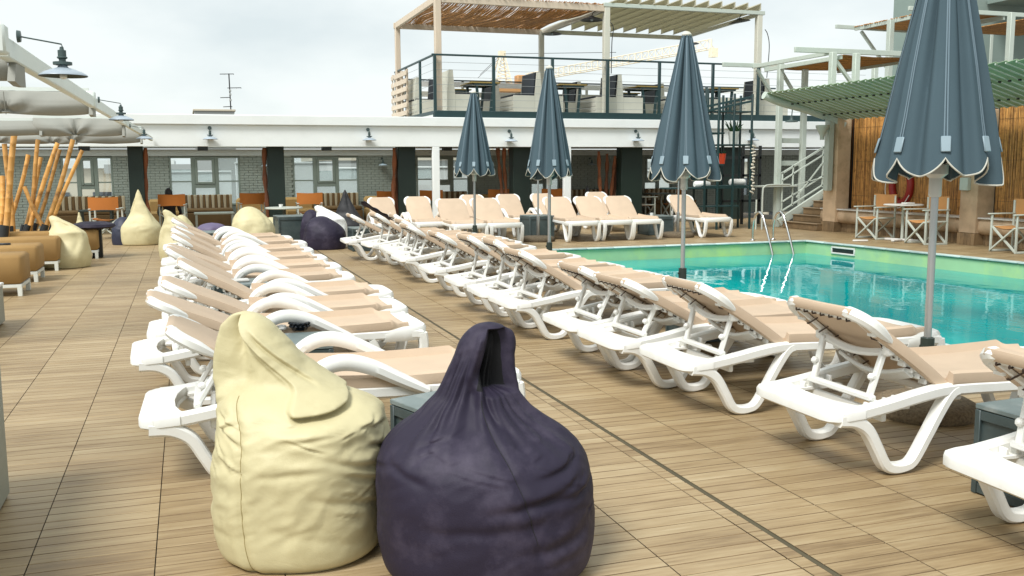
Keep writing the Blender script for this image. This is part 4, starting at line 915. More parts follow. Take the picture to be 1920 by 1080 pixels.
def awning(label, y, x0, x1, zt, zb, drops):
    """retracted roman awning: swagged front fold and slack folds behind"""
    t = thing('awning', label, 'awning', (x1, y, zt), 0, 'retracted canvas awnings')
    W_ = x1-x0; H_ = zt-zb; bays = [0]+sorted(drops)+[1]
    def sag(u):
        for a, c in zip(bays, bays[1:]):
            if a <= u <= c: q = (u-a)/(c-a); return math.sin(PI*q)
        return 0
    def fn(u, v):
        x = -W_+u*W_; s = sag(u)**.7
        prof = [(.04, .0), (-.01, -.03), (-.05, -.16), (-.10, -.40), (-.115, -.62), (-.075, -.86), (-.02, -.985), (.03, -.97)]
        q = v*(len(prof)-1); i = min(int(q), len(prof)-2); f_ = q-i
        p0, p1, p2, p3 = [prof[min(max(i+k, 0), len(prof)-1)] for k in (-1, 0, 1, 2)]
        cr_ = [.5*(2*p1[k]+(p2[k]-p0[k])*f_+(2*p0[k]-5*p1[k]+4*p2[k]-p3[k])*f_*f_+(3*p1[k]-p0[k]-3*p2[k]+p3[k])*f_**3) for k in (0, 1)]
        rad = 0
        for dd in drops:                  # folds fanning out from each tie
            du = (u-dd)*W_; rr = math.hypot(du, (cr_[1]+1)*H_)+.02; an = math.atan2(du, (cr_[1]+1.02)*H_)
            rad += .022*math.sin(an*7)*math.exp(-rr/.35)
        yy = cr_[0]*(.40+.35*s)+rad*1.3; zz = cr_[1]*H_*(.93+.07*s)
        if v > .45: zz -= .035*s*H_
        return V((x, yy+.010*noise.noise(V((x*4, zz*6, y))), zz+.006*noise.noise(V((x*3, zz*3, y+5)))))
    m = MB(); m.grid(60, 40, fn); m.build('canvas', M_AWN, t, sharp=70)
    m = MB(); m.bar((-W_, .02, .01), (0, .02, .01), .03, .03); m.build('top_bar', M_AWNBEAM, t)
    m = MB(); m.bar((-W_, .12, -H_*.8), (0, .12, -H_*.8), .02, .02); m.build('bottom_bar', M_AWNBEAM, t)
    m = MB(); m.prism([(-.10, -.98*H_), (.02, 0), (.20, 0), (.20, -1.0*H_), (.05, -1.04*H_)], .0, .03, 0); m.build('end_flap', M_AWN, t)
    for u in drops: m = MB(); m.tube([(-W_+u*W_, -.085, -.02), (-W_+u*W_, -.07, -H_*.5), (-W_+u*W_, -.03, -H_*.98)], .004, 5); m.build('cord', M_AWN, t)
def aw(label, pr_, pyt, pyb, y, wd, drops):
    a, c = P(pr_, pyt, Y=y), P(pr_, pyb, Y=y); awning(label, y, a.x-wd, a.x, a.z, c.z, drops)
aw('dark edged awning corner at the very left, nearest the camera', 16, 88, 157, 4.7, 1.6, [.5])
aw('retracted beige awning with one tied crease below the nearest lamps', 166, 171, 217, 8.6, 2.4, [.30, .745])
aw('retracted beige awning bay on the far left under the second one', 74, 226, 255, 12.7, 1.6, [.5])
aw('retracted pale awning in front of the white fascia, left bay', 228, 222, 256, 12.7, .98, [.46])
aw('low swagged awning closest to the white fascia', 262, 240, 269, 17.2, 1.15, [.08])
aw('swagged awning behind the bamboo poles, far left bay', 138, 248, 270, 17.2, 1.7, [.35, .8])
# bamboo poles
pb = thing('planter_trough', 'black trough holding the leaning bamboo poles behind the tan seats', 'planter', (-3.05, 16.7, 0))
m = MB(); m.box((0, 0, .26), (2.1, .5, .52), .01); m.build('trough', M_BLACK, pb)
poles = [((8, 430), (32, 243), 15.9, .055), ((20, 428), (12, 270), 16.2, .045), ((58, 392), (75, 262), 16.4, .04), ((18, 425), (50, 290), 16.5, .04), ((45, 425), (80, 295), 16.9, .04), ((85, 427), (45, 350), 16.2, .038), ((52, 425), (112, 268), 16.3, .042), ((70, 410), (115, 280), 17.0, .038), ((82, 430), (138, 262), 16.2, .043), ((98, 425), (152, 282), 16.6, .037), ((0, 400), (4, 330), 16.6, .05)]
labs = ['thick golden bamboo pole, tallest of the cluster at the far left', 'bamboo pole leaning behind the tallest one at the left edge', 'thin bamboo pole with dark tip leaning right in the left half of the cluster', 'bamboo pole low on the left of the cluster, mostly hidden', 'short brown bamboo pole standing behind the middle of the cluster', 'bamboo pole leaning left, crossing the others low down', 'bamboo pole with black tip in the middle of the cluster', 'bamboo pole standing just behind the middle black tipped one', 'bamboo pole with black tip, second from the right of the cluster', 'rightmost bamboo pole of the leaning cluster', 'bamboo pole cut by the left picture edge']
for ((bx_, by_), (tx_, ty_), yd, r_), lab in zip(poles, labs):
    a = P(bx_, by_, Y=yd); c = P(tx_, ty_, Y=yd+.1); a0 = a.copy()
    d = (c-a); 
    if d.z > 0: a = a+d*((.46-a.z)/d.z); d = c-a
    t = thing('bamboo_pole', lab, 'pole', a, 0, 'leaning bamboo poles'); m = MB(); n = 9; pts = []; rr = []
    for k in range(n):
        q = d*(k/(n-1)); bow = V((.03*math.sin(PI*k/(n-1)+bx_), 0, 0))
        for dq, f_ in ((-.010, 1), (0, 1.08), (.010, 1)):
            if 0 < k < n-1 or f_ == 1.08: pts.append(q+bow+d.normalized()*dq); rr.append(r_*.86*f_*(1.0-.12*k/n))
    m.tube(pts, rr, 10); m.build('cane', M_BAMBOO, t, sharp=60)
    m = MB(); m.tube([(0, 0, -.02), d*.13], [r_*1.35, r_*1.3], 10); m.build('sleeve', M_BLACK, t)
# ottomans
def ottoman(label, x1, y, ln=.9, dp=.68, h=.49):
    t = thing('ottoman', label, 'ottoman', (x1-ln/2, y, 0), 0, 'tan ottomans by the walkway')
    m = MB(); m.box((0, 0, (h+.145)/2), (ln, dp, h-.145), .035); m.build('cushion', M_TANUPH, t, sharp=70)
    m = MB(); m.box((0, 0, .125), (ln-.02, dp-.02, .04), .004); m.build('frame', M_WLEG, t)
    for sx in (-1, 1):
        for sy in (-1, 1): m = MB(); m.box((sx*(ln/2-.035), sy*(dp/2-.035), .055), (.05, .05, .11), .004); m.build('leg', M_WLEG, t)
ottoman('front tan ottoman on white legs at the left edge', -1.9, 12.82); ottoman('second tan ottoman on white legs, behind the front one', -1.93, 14.32, 1.0)
ottoman('long tan seat behind the two ottomans, in front of the bamboo poles', -1.85, 15.75, 1.6, .6, .5); ottoman('tan seat just before the black planter trough', -2.0, 16.2-.1, 1.7, .3, .56); ottoman('farthest tan seat below the bamboo poles', -1.45, 17.6, 1.8, .6, .5)
m = MB(); m.box((0, 0, .06), (.14, .10, .05), .01); m.box((0, 0, .02), (.05, .05, .04)); tag(m.build('ashtray', M_BLACK, None, P(9, 462, Y=14.3)+V((0, 0, -.04))), 'black ashtray on the second tan ottoman', 'ashtray')
t = thing('cabinet', 'white painted cabinet side cut by the left picture edge', 'cabinet', (-1.25, 3.9, 0)); m = MB(); m.box((0, 0, .36), (.82, 1.74, .70), .01); m.build('body', M_PLINTHW, t); m = MB(); m.box((0, 0, .005), (.80, 1.70, .01)); m.build('plinth', M_BLACK, t)
t = thing('low_cabinet', 'small white block at the left edge below the front ottoman', 'cabinet', (-2.2, 9.85, 0)); m = MB(); m.box((0, 0, .2), (.9, 1.0, .37), .012); m.build('body', M_PLINTHW, t); m = MB(); m.box((0, 0, .39), (.92, 1.02, .03), .008); m.build('top', M_WHITE, t)

# ================================================================ SUN LOUNGERS
LW = .69
LCACHE = {}
def leg_path(pts): return cat(pts, 5)
def lounger_proto(arms, ang, label, group):
    t = thing('sun_lounger', label, 'sun lounger', (0, 0, 0), 0, group)
    Y0, Y1 = .038, LW-.038; ym = LW/2; hx = .745 if arms else .715
    # frame: rails, head board, foot board
    m = MB()
    rp_ = cat([(.07, 0, .312), (.16, 0, .318), (.35, 0, .345), (.55, 0, .380), (.74, 0, .396), (1.2, 0, .382), (1.75, 0, .378), (1.86, 0, .365)], 3)
    for y in (Y0, Y1): m.sweep([p+V((0, y, 0)) for p in rp_], rsec(.032, .032, .2), (0, 1, 0))
    hb = [(.0, .10), (.012, .045), (.045, .012), (.10, .0), (.19, .0), (.21, .045), (.19, .10), (.165, .2), (.155, ym), (.165, LW-.2), (.19, LW-.10), (.21, LW-.045), (.19, LW), (.10, LW), (.045, LW-.012), (.012, LW-.045), (.0, LW-.10)]
    zt = lambda x: .338+.055*x
    m.rings([[V((x*.96+.016, y*.96+.014, zt(x)-.058)) for x, y in hb], [V((x, y, zt(x)-.046)) for x, y in hb], [V((x, y, zt(x)-.010)) for x, y in hb], [V((x*.985+.003, .004+y*.988, zt(x)-.002)) for x, y in hb], [V((x*.92+.012, .018+y*.948, zt(x))) for x, y in hb]])
    fb = [(1.60, .004), (1.74, .0), (1.83, .012), (1.89, .05), (1.915, .12), (1.92, ym), (1.915, LW-.12), (1.89, LW-.05), (1.83, LW-.012), (1.74, LW), (1.60, LW-.004), (1.60, LW-.07), (1.76, LW-.11), (1.79, LW-.16), (1.79, .16), (1.76, .11), (1.60, .07)]
    zf = lambda x: .0 if x > 1.72 else -.022
    m.rings([[V((x-.012, .010+y*.971, .330)) for x, y in fb], [V((x, y, .352)) for x, y in fb], [V((x, y, .405+zf(x))) for x, y in fb], [V((x-.010, .010+y*.971, .424+zf(x))) for x, y in fb]])
    for x in (.80, 1.30): m.box((x, ym, .345), (.05, LW-.12, .04), .008)
    for y in (Y0+.055, Y1-.055):
        for k in range(4): m.box((.27+k*.055, y, .330+.007*k), (.018, .042, .045), .004)
        m.box((.36, y, .315), (.30, .05, .018), .003)
    m.box((.34, ym, .285), (.03, LW-.10, .05), .006)
    m.build('frame', M_WHITE, t)
    lh = leg_path([(.06, 0, .30), (.15, 0, .285), (.225, 0, .235), (.285, 0, .14), (.335, 0, .055), (.385, 0, .030), (.45, 0, .030), (.505, 0, .055), (.575, 0, .16), (.655, 0, .29), (.715, 0, .372), (.755, 0, .392)]) if not arms else \
        leg_path([(.05, 0, .285), (.15, 0, .275), (.235, 0, .225), (.29, 0, .135), (.34, 0, .055), (.41, 0, .030), (.50, 0, .032), (.57, 0, .065), (.64, 0, .17), (.70, 0, .28), (.76, 0, .365)])
    lf = leg_path([(1.862, 0, .375), (1.872, 0, .29), (1.855, 0, .17), (1.825, 0, .08), (1.785, 0, .034), (1.73, 0, .028), (1.675, 0, .045), (1.625, 0, .115), (1.56, 0, .25), (1.51, 0, .350)])
    for pth, fn_ in ((lh, lambda i, n: (1, 1.12-.22*math.sin(PI*i/(n-1))-.18*sstep_(i/(n-1), .4, .6))), (lf, lambda i, n: (1, 1.15-.30*math.sin(PI*i/(n-1))-.2*sstep_(i/(n-1), .5, .7)))):
        me = MB().sweep(pth, rsec(.034, .030, .18), (0, 1, 0), fn_).mesh('leg', M_WHITE)
        for y in (Y0, Y1): put('leg', me, t, (0, y, 0))
    # seat sling
    m = MB(); sw = LW/2-.010
    sec = [(sw, -.010), (sw-.006, .016), (sw-.035, .026), (0, .022), (-sw+.035, .026), (-sw+.006, .016), (-sw, -.010), (-sw+.004, -.052), (-sw+.03, -.062), (-sw+.05, -.02), (0, -.004), (sw-.05, -.02), (sw-.03, -.062), (sw-.004, -.052)]
    m.sweep(cat([(hx, ym, .424), (hx+.1, ym, .422), (1.15, ym, .408), (1.52, ym, .412), (1.62, ym, .416), (1.67, ym, .418), (1.71, ym, .424), (1.775, ym, .424)], 4), sec, (0, -1, 0), lambda i, n: (1-.13*sstep_(i/(n-1), .60, 1), 1-.55*sstep_(i/(n-1), .62, .86))); m.build('seat', M_SLING, t, sharp=60)
    # backrest hinged at hx
    piv = V((hx, 0, .408)); dv = V((-math.cos(ang), 0, math.sin(ang))); nv = V((math.sin(ang), 0, math.cos(ang)))
    kb = (ym-(.070 if arms else .028))/ym
    bp_ = lambda s, y, n=0: piv+dv*s+nv*n+V((0, ym+(y-ym)*kb, 0))
    m = MB(); bw = (LW/2-.012)*kb
    sec = [(bw, -.008), (bw-.005, .016), (bw-.032, .024), (0, .017), (-bw+.032, .024), (-bw+.005, .016), (-bw, -.008), (-bw+.004, -.036), (-bw+.03, -.044), (-bw+.05, -.036), (-bw+.055, -.006), (0, -.003), (bw-.055, -.006), (bw-.05, -.036), (bw-.03, -.044), (bw-.004, -.036)]
    path = [bp_(s, ym, .005*math.sin(s*9)) for s in (0, .05, .15, .28, .40, .46, .52, .57, .61, .64, .66, .675)]+[bp_(.688, ym, -.010), bp_(.682, ym, -.030), bp_(.655, ym, -.040)]
    wsc = [1, 1, 1, 1, 1, .985, .955, .915, .87, .835, .81, .80, .79, .79, .79]
    m.sweep(path, sec, (0, -1, 0), lambda i, n: (wsc[i], 1 if i < 7 else max(.2, 1-.13*(i-6)))); m.build('back_sling', M_SLING, t, sharp=60)
    # white corner caps, lattice and brackets behind the sling
    m = MB(); pts = [(.36, .034), (.43, .026), (.49, .018), (.545, .018), (.595, .030), (.635, .062), (.662, .115), (.664, .17), (.660, ym), (.664, LW-.17), (.662, LW-.115), (.635, LW-.062), (.595, LW-.030), (.545, LW-.018), (.49, LW-.018), (.43, LW-.026), (.36, LW-.034)]
    pts = [bp_(q.x, q.y, -.016) for q in cat([(a, b_, 0) for a, b_ in pts], 4)]
    def wing(i, n):
        k = min(i, n-1-i); return (.25+.75*sstep_(k, 0, 12)-.45*sstep_(k, 24, 30), .25+.95*sstep_(k, 0, 16)-.85*sstep_(k, 24, 29))
    m.sweep(pts, rsec(.029, .025), nv, wing)
    for y in (.078, LW-.078):
        m.bar(bp_(.02, y, -.026), bp_(.62, y, -.026), .034, .024, up=nv, ch=.004)
        m.box(bp_(.385, y-.012 if y < .3 else y+.012, -.045), (.055, .045, .055), .01)
        m.box(bp_(.53, y-.03 if y < .3 else y+.03, -.045), (.018, .055, .018), .003)
        for k in range(5): m.box(bp_(.10+k*.055, y, -.046), (.016, .05, .03), .003)
    m.bar(bp_(.632, .09, -.026), bp_(.632, LW-.09, -.026), .055, .018, up=nv, ch=.004)
    pts = [bp_(.375-.02*math.sin(PI*k/8), .07+(LW-.14)*k/8, -.045-.03*math.sin(PI*k/8)) for k in range(9)]
    m.sweep(pts, rsec(.014, .020), dv); pts = [bp_(.20-.03*math.sin(PI*k/8), .08+(LW-.16)*k/8, -.06-.04*math.sin(PI*k/8)) for k in range(9)]
    m.sweep(pts, rsec(.038, .012), dv); m.build('backrest_frame', M_WHITE, t)
    # prop
    m = MB()
    a1 = bp_(.385, .095, -.05); a2 = bp_(.385, LW-.095, -.05); xb0 = .31 if ang > .55 else .27
    b1, b2 = V((xb0, .13, .366)), V((xb0, LW-.13, .366))
    m.bar(a1, b1, .036, .028, ch=.006); m.bar(a2, b2, .036, .028, ch=.006); m.bar(b1-V((0, .035, 0)), b2+V((0, .035, 0)), .038, .032, ch=.007)
    for q in (a1.lerp(b1, .62), a2.lerp(b2, .62)): m.box(q+V((-.018, 0, .016)), (.042, .036, .036), .012)
    m.build('prop', M_WHITE, t)
    # lacing on the underside
    m = MB()
    for k in range(7):
        y = .13+k*(LW-.26)/6; m.tube([bp_(.655, y-.012, -.046), bp_(.64, y, -.052), bp_(.585, y+.022, -.014)], .0045, 4)
    for y, s in ((.05, 1), (LW-.05, -1)):
        for k in range(6):
            q = .06+k*.085; m.tube([bp_(q, y, -.048), bp_(q+.012, y+.03*s, -.052), bp_(q+.02, y+.085*s, -.012)], .0045, 4)
    stuff(m.build('lacing', M_CORD, t, sharp=None))
    if arms:
        ap = cat([(.755, 0, .385), (.765, 0, .43), (.81, 0, .497), (.90, 0, .545), (1.0, 0, .548), (1.11, 0, .514), (1.22, 0, .458), (1.32, 0, .408), (1.38, 0, .380)], 5)
        me = MB().sweep(ap, rsec(.036, .029), (0, 1, 0), lambda i, n: (1, .6+.75*math.sin(PI*min(1, (i+4)/(n+4)))**.8)).mesh('armrest', M_WHITE)
        for y in (.0, LW): put('armrest', me, t, (0, y, 0))
    return t
def sstep_(x, a, b_): t = min(1, max(0, (x-a)/(b_-a))); return t*t*(3-2*t)
def lounger(arms, deg, loc, rz, label, group):
    k = (arms, deg)
    if k not in LCACHE:
        t = lounger_proto(arms, R(deg), label, group); LCACHE[k] = (t, kids(t)); t.location = loc; t.rotation_euler = (0, 0, rz); return t
    t, ch = LCACHE[k]; d = dup(t, loc, rz, label, ch); d['group'] = group; return d
ordn = ['first', 'second', 'third', 'fourth', 'fifth', 'sixth', 'seventh', 'eighth', 'ninth', 'tenth', 'eleventh', 'twelfth', 'thirteenth', 'fourteenth']
lrow = [(4.62, -.27, 30), (6.18, -.38, 25), (7.08, -.32, 25), (8.02, -.24, 30), (9.35, -.36, 30), (10.35, -.33, 25), (11.4, -.33, 30), (12.6, -.35, 30), (13.85, -.28, 25), (15.0, -.38, 30)]
for k, (y, x, dg) in enumerate(lrow):
    lab = 'white armed lounger behind the two foreground beanbags, nearest in the left row' if k == 0 else 'white armed lounger with tan sling, %s from the camera in the left row' % ordn[k]
    lounger(True, dg, (x, y, 0), R(random.uniform(-2, 2)), lab, 'armed loungers in the left row')
rrow = [(2.30, 2.86), (3.60, 2.85), (4.83, 2.76), (5.60, 2.66), (6.36, 2.65), (7.55, 2.60), (8.33, 2.58), (9.20, 2.60), (10.5, 2.62), (11.95, 2.60), (12.75, 2.70), (13.55, 2.72), (14.35, 2.62), (15.25, 2.40)]
for k, (y, x) in enumerate(rrow):
    lab = ('white armless lounger cut by the right edge, nearest in the pool side row' if k == 0 else 'white armless lounger with tan sling, %s from the camera in the pool side row' % ordn[k])
    lounger(False, (33, 35, 31, 37, 30)[k*3 % 5], (x-.035, y+random.uniform(-.03, .03), 0), R(random.uniform(-2.2, 2.2)), lab, 'armless loungers along the pool')
for k, a in enumerate((815, 878, 1014, 1071, 1128, 1246)):
    X_ = P(a, 380, Y=19.1).x-.03
    lounger(False, 41, (X_, 19.25, 0), R(-90+random.uniform(-2, 2)), 'tan lounger facing the pool in the far front row, %s from the left' % ordn[k], 'far front row of loungers facing the pool')
for k, (a, yy) in enumerate(((683, 20.0), (752, 20.2), (856, 20.9), (923, 20.9), (987, 21.0), (1090, 21.6))):
    X_ = P(a, 376, Y=yy-.15).x-.03
    lounger(True, 44, (X_, yy, 0), R(-90+random.uniform(-2, 2)), 'tan armed lounger in the far back row facing the pool, %s from the left' % ordn[k], 'far back row of armed loungers')

# ================================================================ BOX TABLES AND WHAT STANDS ON THEM
def box_table(label, loc, rz=0, s=.46, h=.42):
    t = thing('box_table', label, 'table', loc, rz, 'dark grey green box tables')
    m = MB(); m.box((0, 0, h-.012), (s, s, .024), .004); m.build('top', M_BOXTOP, t)
    m = MB(); f_ = .03
    for sx in (-1, 1):
        for sy in (-1, 1): m.box((sx*(s/2-f_/2), sy*(s/2-f_/2), h/2-.012), (f_, f_, h-.03), .003)
    for sx in (-1, 1):
        for z in (.03, h-.05): m.box((sx*(s/2-.012), 0, z), (.02, s-.062, .045), .002); m.box((0, sx*(s/2-.012), z), (s-.062, .02, .045), .002)
    m.build('frame', M_BOX, t)
    for sx in (-1, 1):
        m = MB(); m.box((sx*(s/2-.022), 0, h/2), (.012, s-.06, h-.12)); m.build('panel', M_BOX, t); m = MB(); m.box((0, sx*(s/2-.022), h/2), (s-.06, .012, h-.12)); m.build('panel', M_BOX, t)
    return t
box_table('scuffed dark grey green box table between the two foreground beanbags', (1.13, 4.10, 0), R(20), .45, .44)
box_table('box table with a black ribbed bowl, behind the cream beanbag', (.54, 5.84, 0), R(-2), .50, .46)
box_table('box table with a pale tray, in the middle of the left row', (.42, 8.98, 0), R(2), .48, .47)
box_table('box table between far loungers of the left row', (.40, 12.25, 0), R(-3), .42); box_table('box table at the far end of the left row', (.36, 14.72, 0), R(2), .42)
box_table('low dark box table before the lavender beanbag', (.50, 17.2, 0), R(2), .6); t = box_table('wide dark box standing beside the folded purple beanbag', (2.0, 19.6, 0), R(4), .68, .55)
box_table('dark box table in the corner of the right edge', (3.62, 3.08, 0), R(3), .50); box_table('dark box table under the far end of the pool side row', (3.05, 17.3, 0), 0, .55)
box_table('box table under the parasol pole in the far lounger row', (P(1005, 410, Y=18.6).x, 18.55, 0), R(3), .55, .50); box_table('box table with a cup right of the far front row', (P(1225, 410, Y=18.9).x, 18.8, 0), R(-3), .60, .42)
box_table('box table between loungers under the second parasol', (4.0, 11.45, 0), 0, .46); box_table('box table tucked between near pool side loungers', (4.15, 7.2, 0), 0, .40)
m = MB(); m.lathe([(0, 0), (.05, 0), (.062, .05), (.05, .052), (.04, .012), (0, .012)], 18)
for k in range(14): a = k*2*PI/14; m.lathe([(0, -.01), (.009, -.006), (.012, 0), (.009, .006), (0, .01)], 6, (.062*math.cos(a), .062*math.sin(a), .045)); m.lathe([(0, -.01), (.008, -.006), (.011, 0), (.008, .006), (0, .01)], 6, (.059*math.cos(a+.2), .059*math.sin(a+.2), .025))
tag(m.build('ribbed_bowl', M_GLASSBL, None, P(562, 618, Z=.461)), 'black ribbed glass bowl on the box table behind the cream beanbag', 'bowl')
m = MB(); m.lathe([(0, 0), (.03, 0), (.036, .012), (.028, .028), (0, .034)], 16); tag(m.build('soap_stone', M_CERAM, None, P(528, 618, Z=.461)), 'small white pebble shaped dish on the box table', 'dish')
m = MB(); m.box((0, 0, .012), (.17, .12, .024), .008); tag(m.build('tray', M_MARBLE, None, (.42, 8.98, .4705), R(4)), 'pale grey tray on the middle box table of the left row', 'tray')
m = MB(); m.lathe([(0, 0), (.035, 0), (.045, .06), (.04, .06), (.03, .01), (0, .01)], 14); tag(m.build('cup', M_CERAM, None, (P(1220, 410, Y=18.8).x, 18.75, .4205)), 'white cup on the far box table right of the loungers', 'cup')
# reflex of use: crumpled dark cloth on two far lounger backs
m = MB(); m.grid(14, 10, lambda u, v: V(((u-.5)*.5+.03*noise.noise(V((u*4, v*4, 1))), (v-.5)*.62, .05*noise.noise(V((u*5, v*5, 3)))-.30*(u-.5)))); m.grid(14, 10, lambda u, v: V(((u-.5)*.5+.03*noise.noise(V((u*4, v*4, 1))), (v-.5)*.62, -.02+.05*noise.noise(V((u*5, v*5, 3)))-.30*(u-.5))))
tag(m.build('draped_cloth', M_PURPLE, None, (2.95, 15.55, .80)), 'dark purple cloth draped over the last lounger back of the pool side row', 'cloth')

# ================================================================ CLOSED PARASOLS
def parasol(label, loc, seed, zb=1.36, ht=1.40, rb=.345, lean=0):
    t = thing('parasol', label, 'parasol', loc, 0, 'closed blue grey parasols'); rnd = random.Random(seed); NR = 8; ph0 = rnd.uniform(0, .7)
    amp = [rnd.uniform(.45, 1.3) for _ in range(NR)]; skew = [rnd.uniform(-.20, .14) for _ in range(NR)]
    def shape(th, v):               # v: 0 top .. 1 hem; ridges at the ribs, one fold per panel
        k = (th-ph0)/(2*PI)*NR; i = int(math.floor(k)) % NR; f_ = k-math.floor(k)
        c_ = .5+skew[i]; x = (f_-c_)/(.11+.07*v); lob = math.sin(PI*f_)
        fold = math.exp(-x*x)*amp[i]*(.46-.12*v)
        # one flank of the fold laps over the other
        lap = .14*amp[i]*math.exp(-((f_-c_-.16)/.10)**2)*(1-.3*v)
        R0 = .047+(rb-.047)*(v**.93)
        r_ = R0*(.965-fold+lap+.075*lob*v)+.017*noise.noise(V((math.cos(th)*2.3, math.sin(th)*2.3, v*2.2+seed)))*(.25+v)
        z = zb+ht*(1-v)
        if v > .78: w_ = (v-.78)/.22; z -= w_*w_*(.135*lob**.8*(.45+.6*amp[i])-.055)
        return V((r_*math.cos(th), r_*math.sin(th), z))
    m = MB(); m.grid(NR*20, 40, lambda u, v: shape(u*2*PI+ph0, v), wrap=True); m.build('canopy', M_BLUE, t, sharp=60)
    m = MB(); m.tube([shape(k*2*PI/(NR*20)+ph0, 1) for k in range(NR*20)], .0052, 6, closed=True); m.build('piping', M_PIPE, t, sharp=80)
    for k in range(NR):
        th = ph0+k*2*PI/NR; m = MB(); pts = [shape(th, v) for v in (.02, .2, .4, .6, .8, .9)]
        out = V((math.cos(th), math.sin(th), 0)); tn = V((-math.sin(th), math.cos(th), 0))
        for dx in (-.008, .008):
            m.sweep([p+out*.004+tn*dx*(.4+.6*i/5) for i, p in enumerate(pts)], rsec(.0042, .002), tn)
        m.build('seam_tape', M_TAPE, t, sharp=None)
        a, c = shape(th, .885), shape(th, .965); m = MB(); m.bar(a+out*.010, c+out*.010, .052, .010, up=out, ch=.004); m.build('rib_pocket', M_POCKET, t)
        m = MB(); m.tube([V((0, 0, zb+.02))+out*.04, c-out*.012], .006, 5); m.build('rib', M_ALU, t)
    m = MB(); m.lathe([(.022, 0.1), (.022, zb+ht)], 14); m.build('pole', M_ALU, t)
    m = MB(); m.lathe([(.030, zb-.17), (.036, zb-.16), (.036, zb-.06), (.066, zb-.035), (.066, zb+.02), (.03, zb+.03)], 16); m.build('runner', M_PALEGREY, t)
    m = MB(); m.lathe([(.045, zb+ht-.005), (.05, zb+ht+.01), (.03, zb+ht+.035), (0, zb+ht+.045)], 14); m.build('cap', M_PIPE, t)
    m = MB(); m.lathe([(.030, .07), (.040, .07), (.040, .47), (.026, .475)], 14); m.lathe([(0, 0), (.012, 0), (.012, .06), (0, .06)], 8, (-.05, .0, .42), Matrix.Rotation(R(90), 3, 'Y')); so_ = m.build('socket', M_SOCKET, t)
    base(t)
    return t
def base(t, r0=.29):
    m = MB(); m.lathe([(0, 0), (r0, 0), (r0+.015, .03), (r0+.005, .075), (r0-.05, .105), (.05, .115), (0, .115)], 30)
    vs = [V(v_) for v_ in m.v]; m.v = [tuple(v_+V((noise.noise(v_*22)*.008, noise.noise(v_*22+V((5, 0, 0)))*.008, noise.noise(v_*25)*.006))) for v_ in vs]
    m.build('pebble_base', M_PEBBLE, t, sharp=60)
q = P(1741, 600, Y=4.50); parasol('tall closed blue grey parasol nearest the camera at the right', (q.x, 4.50, 0), 3, zb=1.48, ht=1.42)
q = P(1281, 440, Y=8.5); parasol('closed blue grey parasol, second from the right, over the pool side row', (q.x, 8.5, 0), 11, zb=1.43, ht=1.34, rb=.35)
q = P(1030, 400, Y=12.1); parasol('closed blue grey parasol in the middle, overlapping the white fascia', (q.x, 12.1, 0), 23, zb=1.42, ht=1.38, rb=.31)
q = P(890, 390, Y=16.15); parasol('leftmost closed blue grey parasol, smallest and farthest', (q.x, 16.15, 0), 37, zb=1.42, ht=1.36, rb=.36)
for (a, yd, lab) in ((1009, 18.0, 'slim bare parasol pole in a pebble base, seen left of the middle parasol pole'), (1271, 17.9, 'slim bare parasol pole in a pebble base behind the second parasol')):
    q = P(a, 430, Y=yd); t = thing('parasol_pole', lab, 'pole', (q.x, yd, 0)); m = MB(); m.lathe([(.02, .1), (.02, 1.75)], 12); m.build('pole', M_ALU, t); m = MB(); m.lathe([(.028, .1), (.034, .11), (.034, .52), (.022, .53)], 12); m.build('socket', M_ALU, t); base(t, .33)

# ================================================================ BEANBAGS
def keyint(keys, t):
    """Catmull-Rom over key rows (z, cx, cy, a, b)"""
    n = len(keys)-1; q = min(max(t*n, 0), n-1e-6); i = int(q); f_ = q-i
    k0, k1, k2, k3 = keys[max(i-1, 0)], keys[i], keys[i+1], keys[min(i+2, n)]
    o = []
    for a, b_, c, d in zip(k0, k1, k2, k3): o.append(.5*(2*b_+(c-a)*f_+(2*a-5*b_+4*c-d)*f_*f_+(3*b_-a-3*c+d)*f_**3))
    return o
def g1(x, s): return math.exp(-(x/s)**2)
def sstep(x, a, b_): t = min(1, max(0, (x-a)/(b_-a))); return t*t*(3-2*t)
def bag_mesh(keys, nu, nv, seed, fold=None, amp=1, ex=2.25):
    sv = V((seed*3.1, seed*1.7, 0))
    def fn(u, v):
        th = u*2*PI-PI; z, cx, cy, a, b_ = keyint(keys, v); a = max(a, .0005); b_ = max(b_, .0005)
        c, s = math.cos(th), math.sin(th)
        c2 = math.copysign(abs(c)**(2/ex), c); s2 = math.copysign(abs(s)**(2/ex), s)
        phi = math.degrees(th)+90                     # 0 front (-y), +90 right
        if phi > 180: phi -= 360
        p = V((cx+a*c2, cy+b_*s2, z)); nrm = V((c2/a, s2/b_, 0)).normalized()
        d = .004*noise.noise(p*3.2+sv)
        if nu > 100:      # taut facets between crisp creases
            q = V((p.x*1.0+p.z*.25, p.y, p.z*1.5-p.x*.35))+V((noise.noise(p*4+sv), 0, noise.noise(p*4-sv)))*.06
            d -= amp*(.030*(noise.voronoi(q*4.6+sv)[0][0]-.45)+.011*(noise.voronoi(q*9.5-sv)[0][0]-.45))*sstep(z, .03, .16)*(1-.5*sstep(z, .62, .75))
        wr = noise.noise(V((p.x*5+p.z*3, p.y*5, p.z*11))+sv); d += (.010 if nu < 100 else .003)*amp*(1-abs(wr)*2.2)*sstep(z, .04, .2)
        wr2 = noise.noise(V((p.x*11-p.z*7, p.y*11, p.z*19))+sv*2); d += .0045*amp*(1-abs(wr2)*2)*sstep(z, .05, .2)
        up = 0
        if fold: dd, up = fold(phi, z, p); d += dd
        return p+nrm*d+V((0, 0, up))
    m = MB(); m.grid(nu, nv, fn, wrap=True); m.fn = fn; return m
BR = -R(18.8)
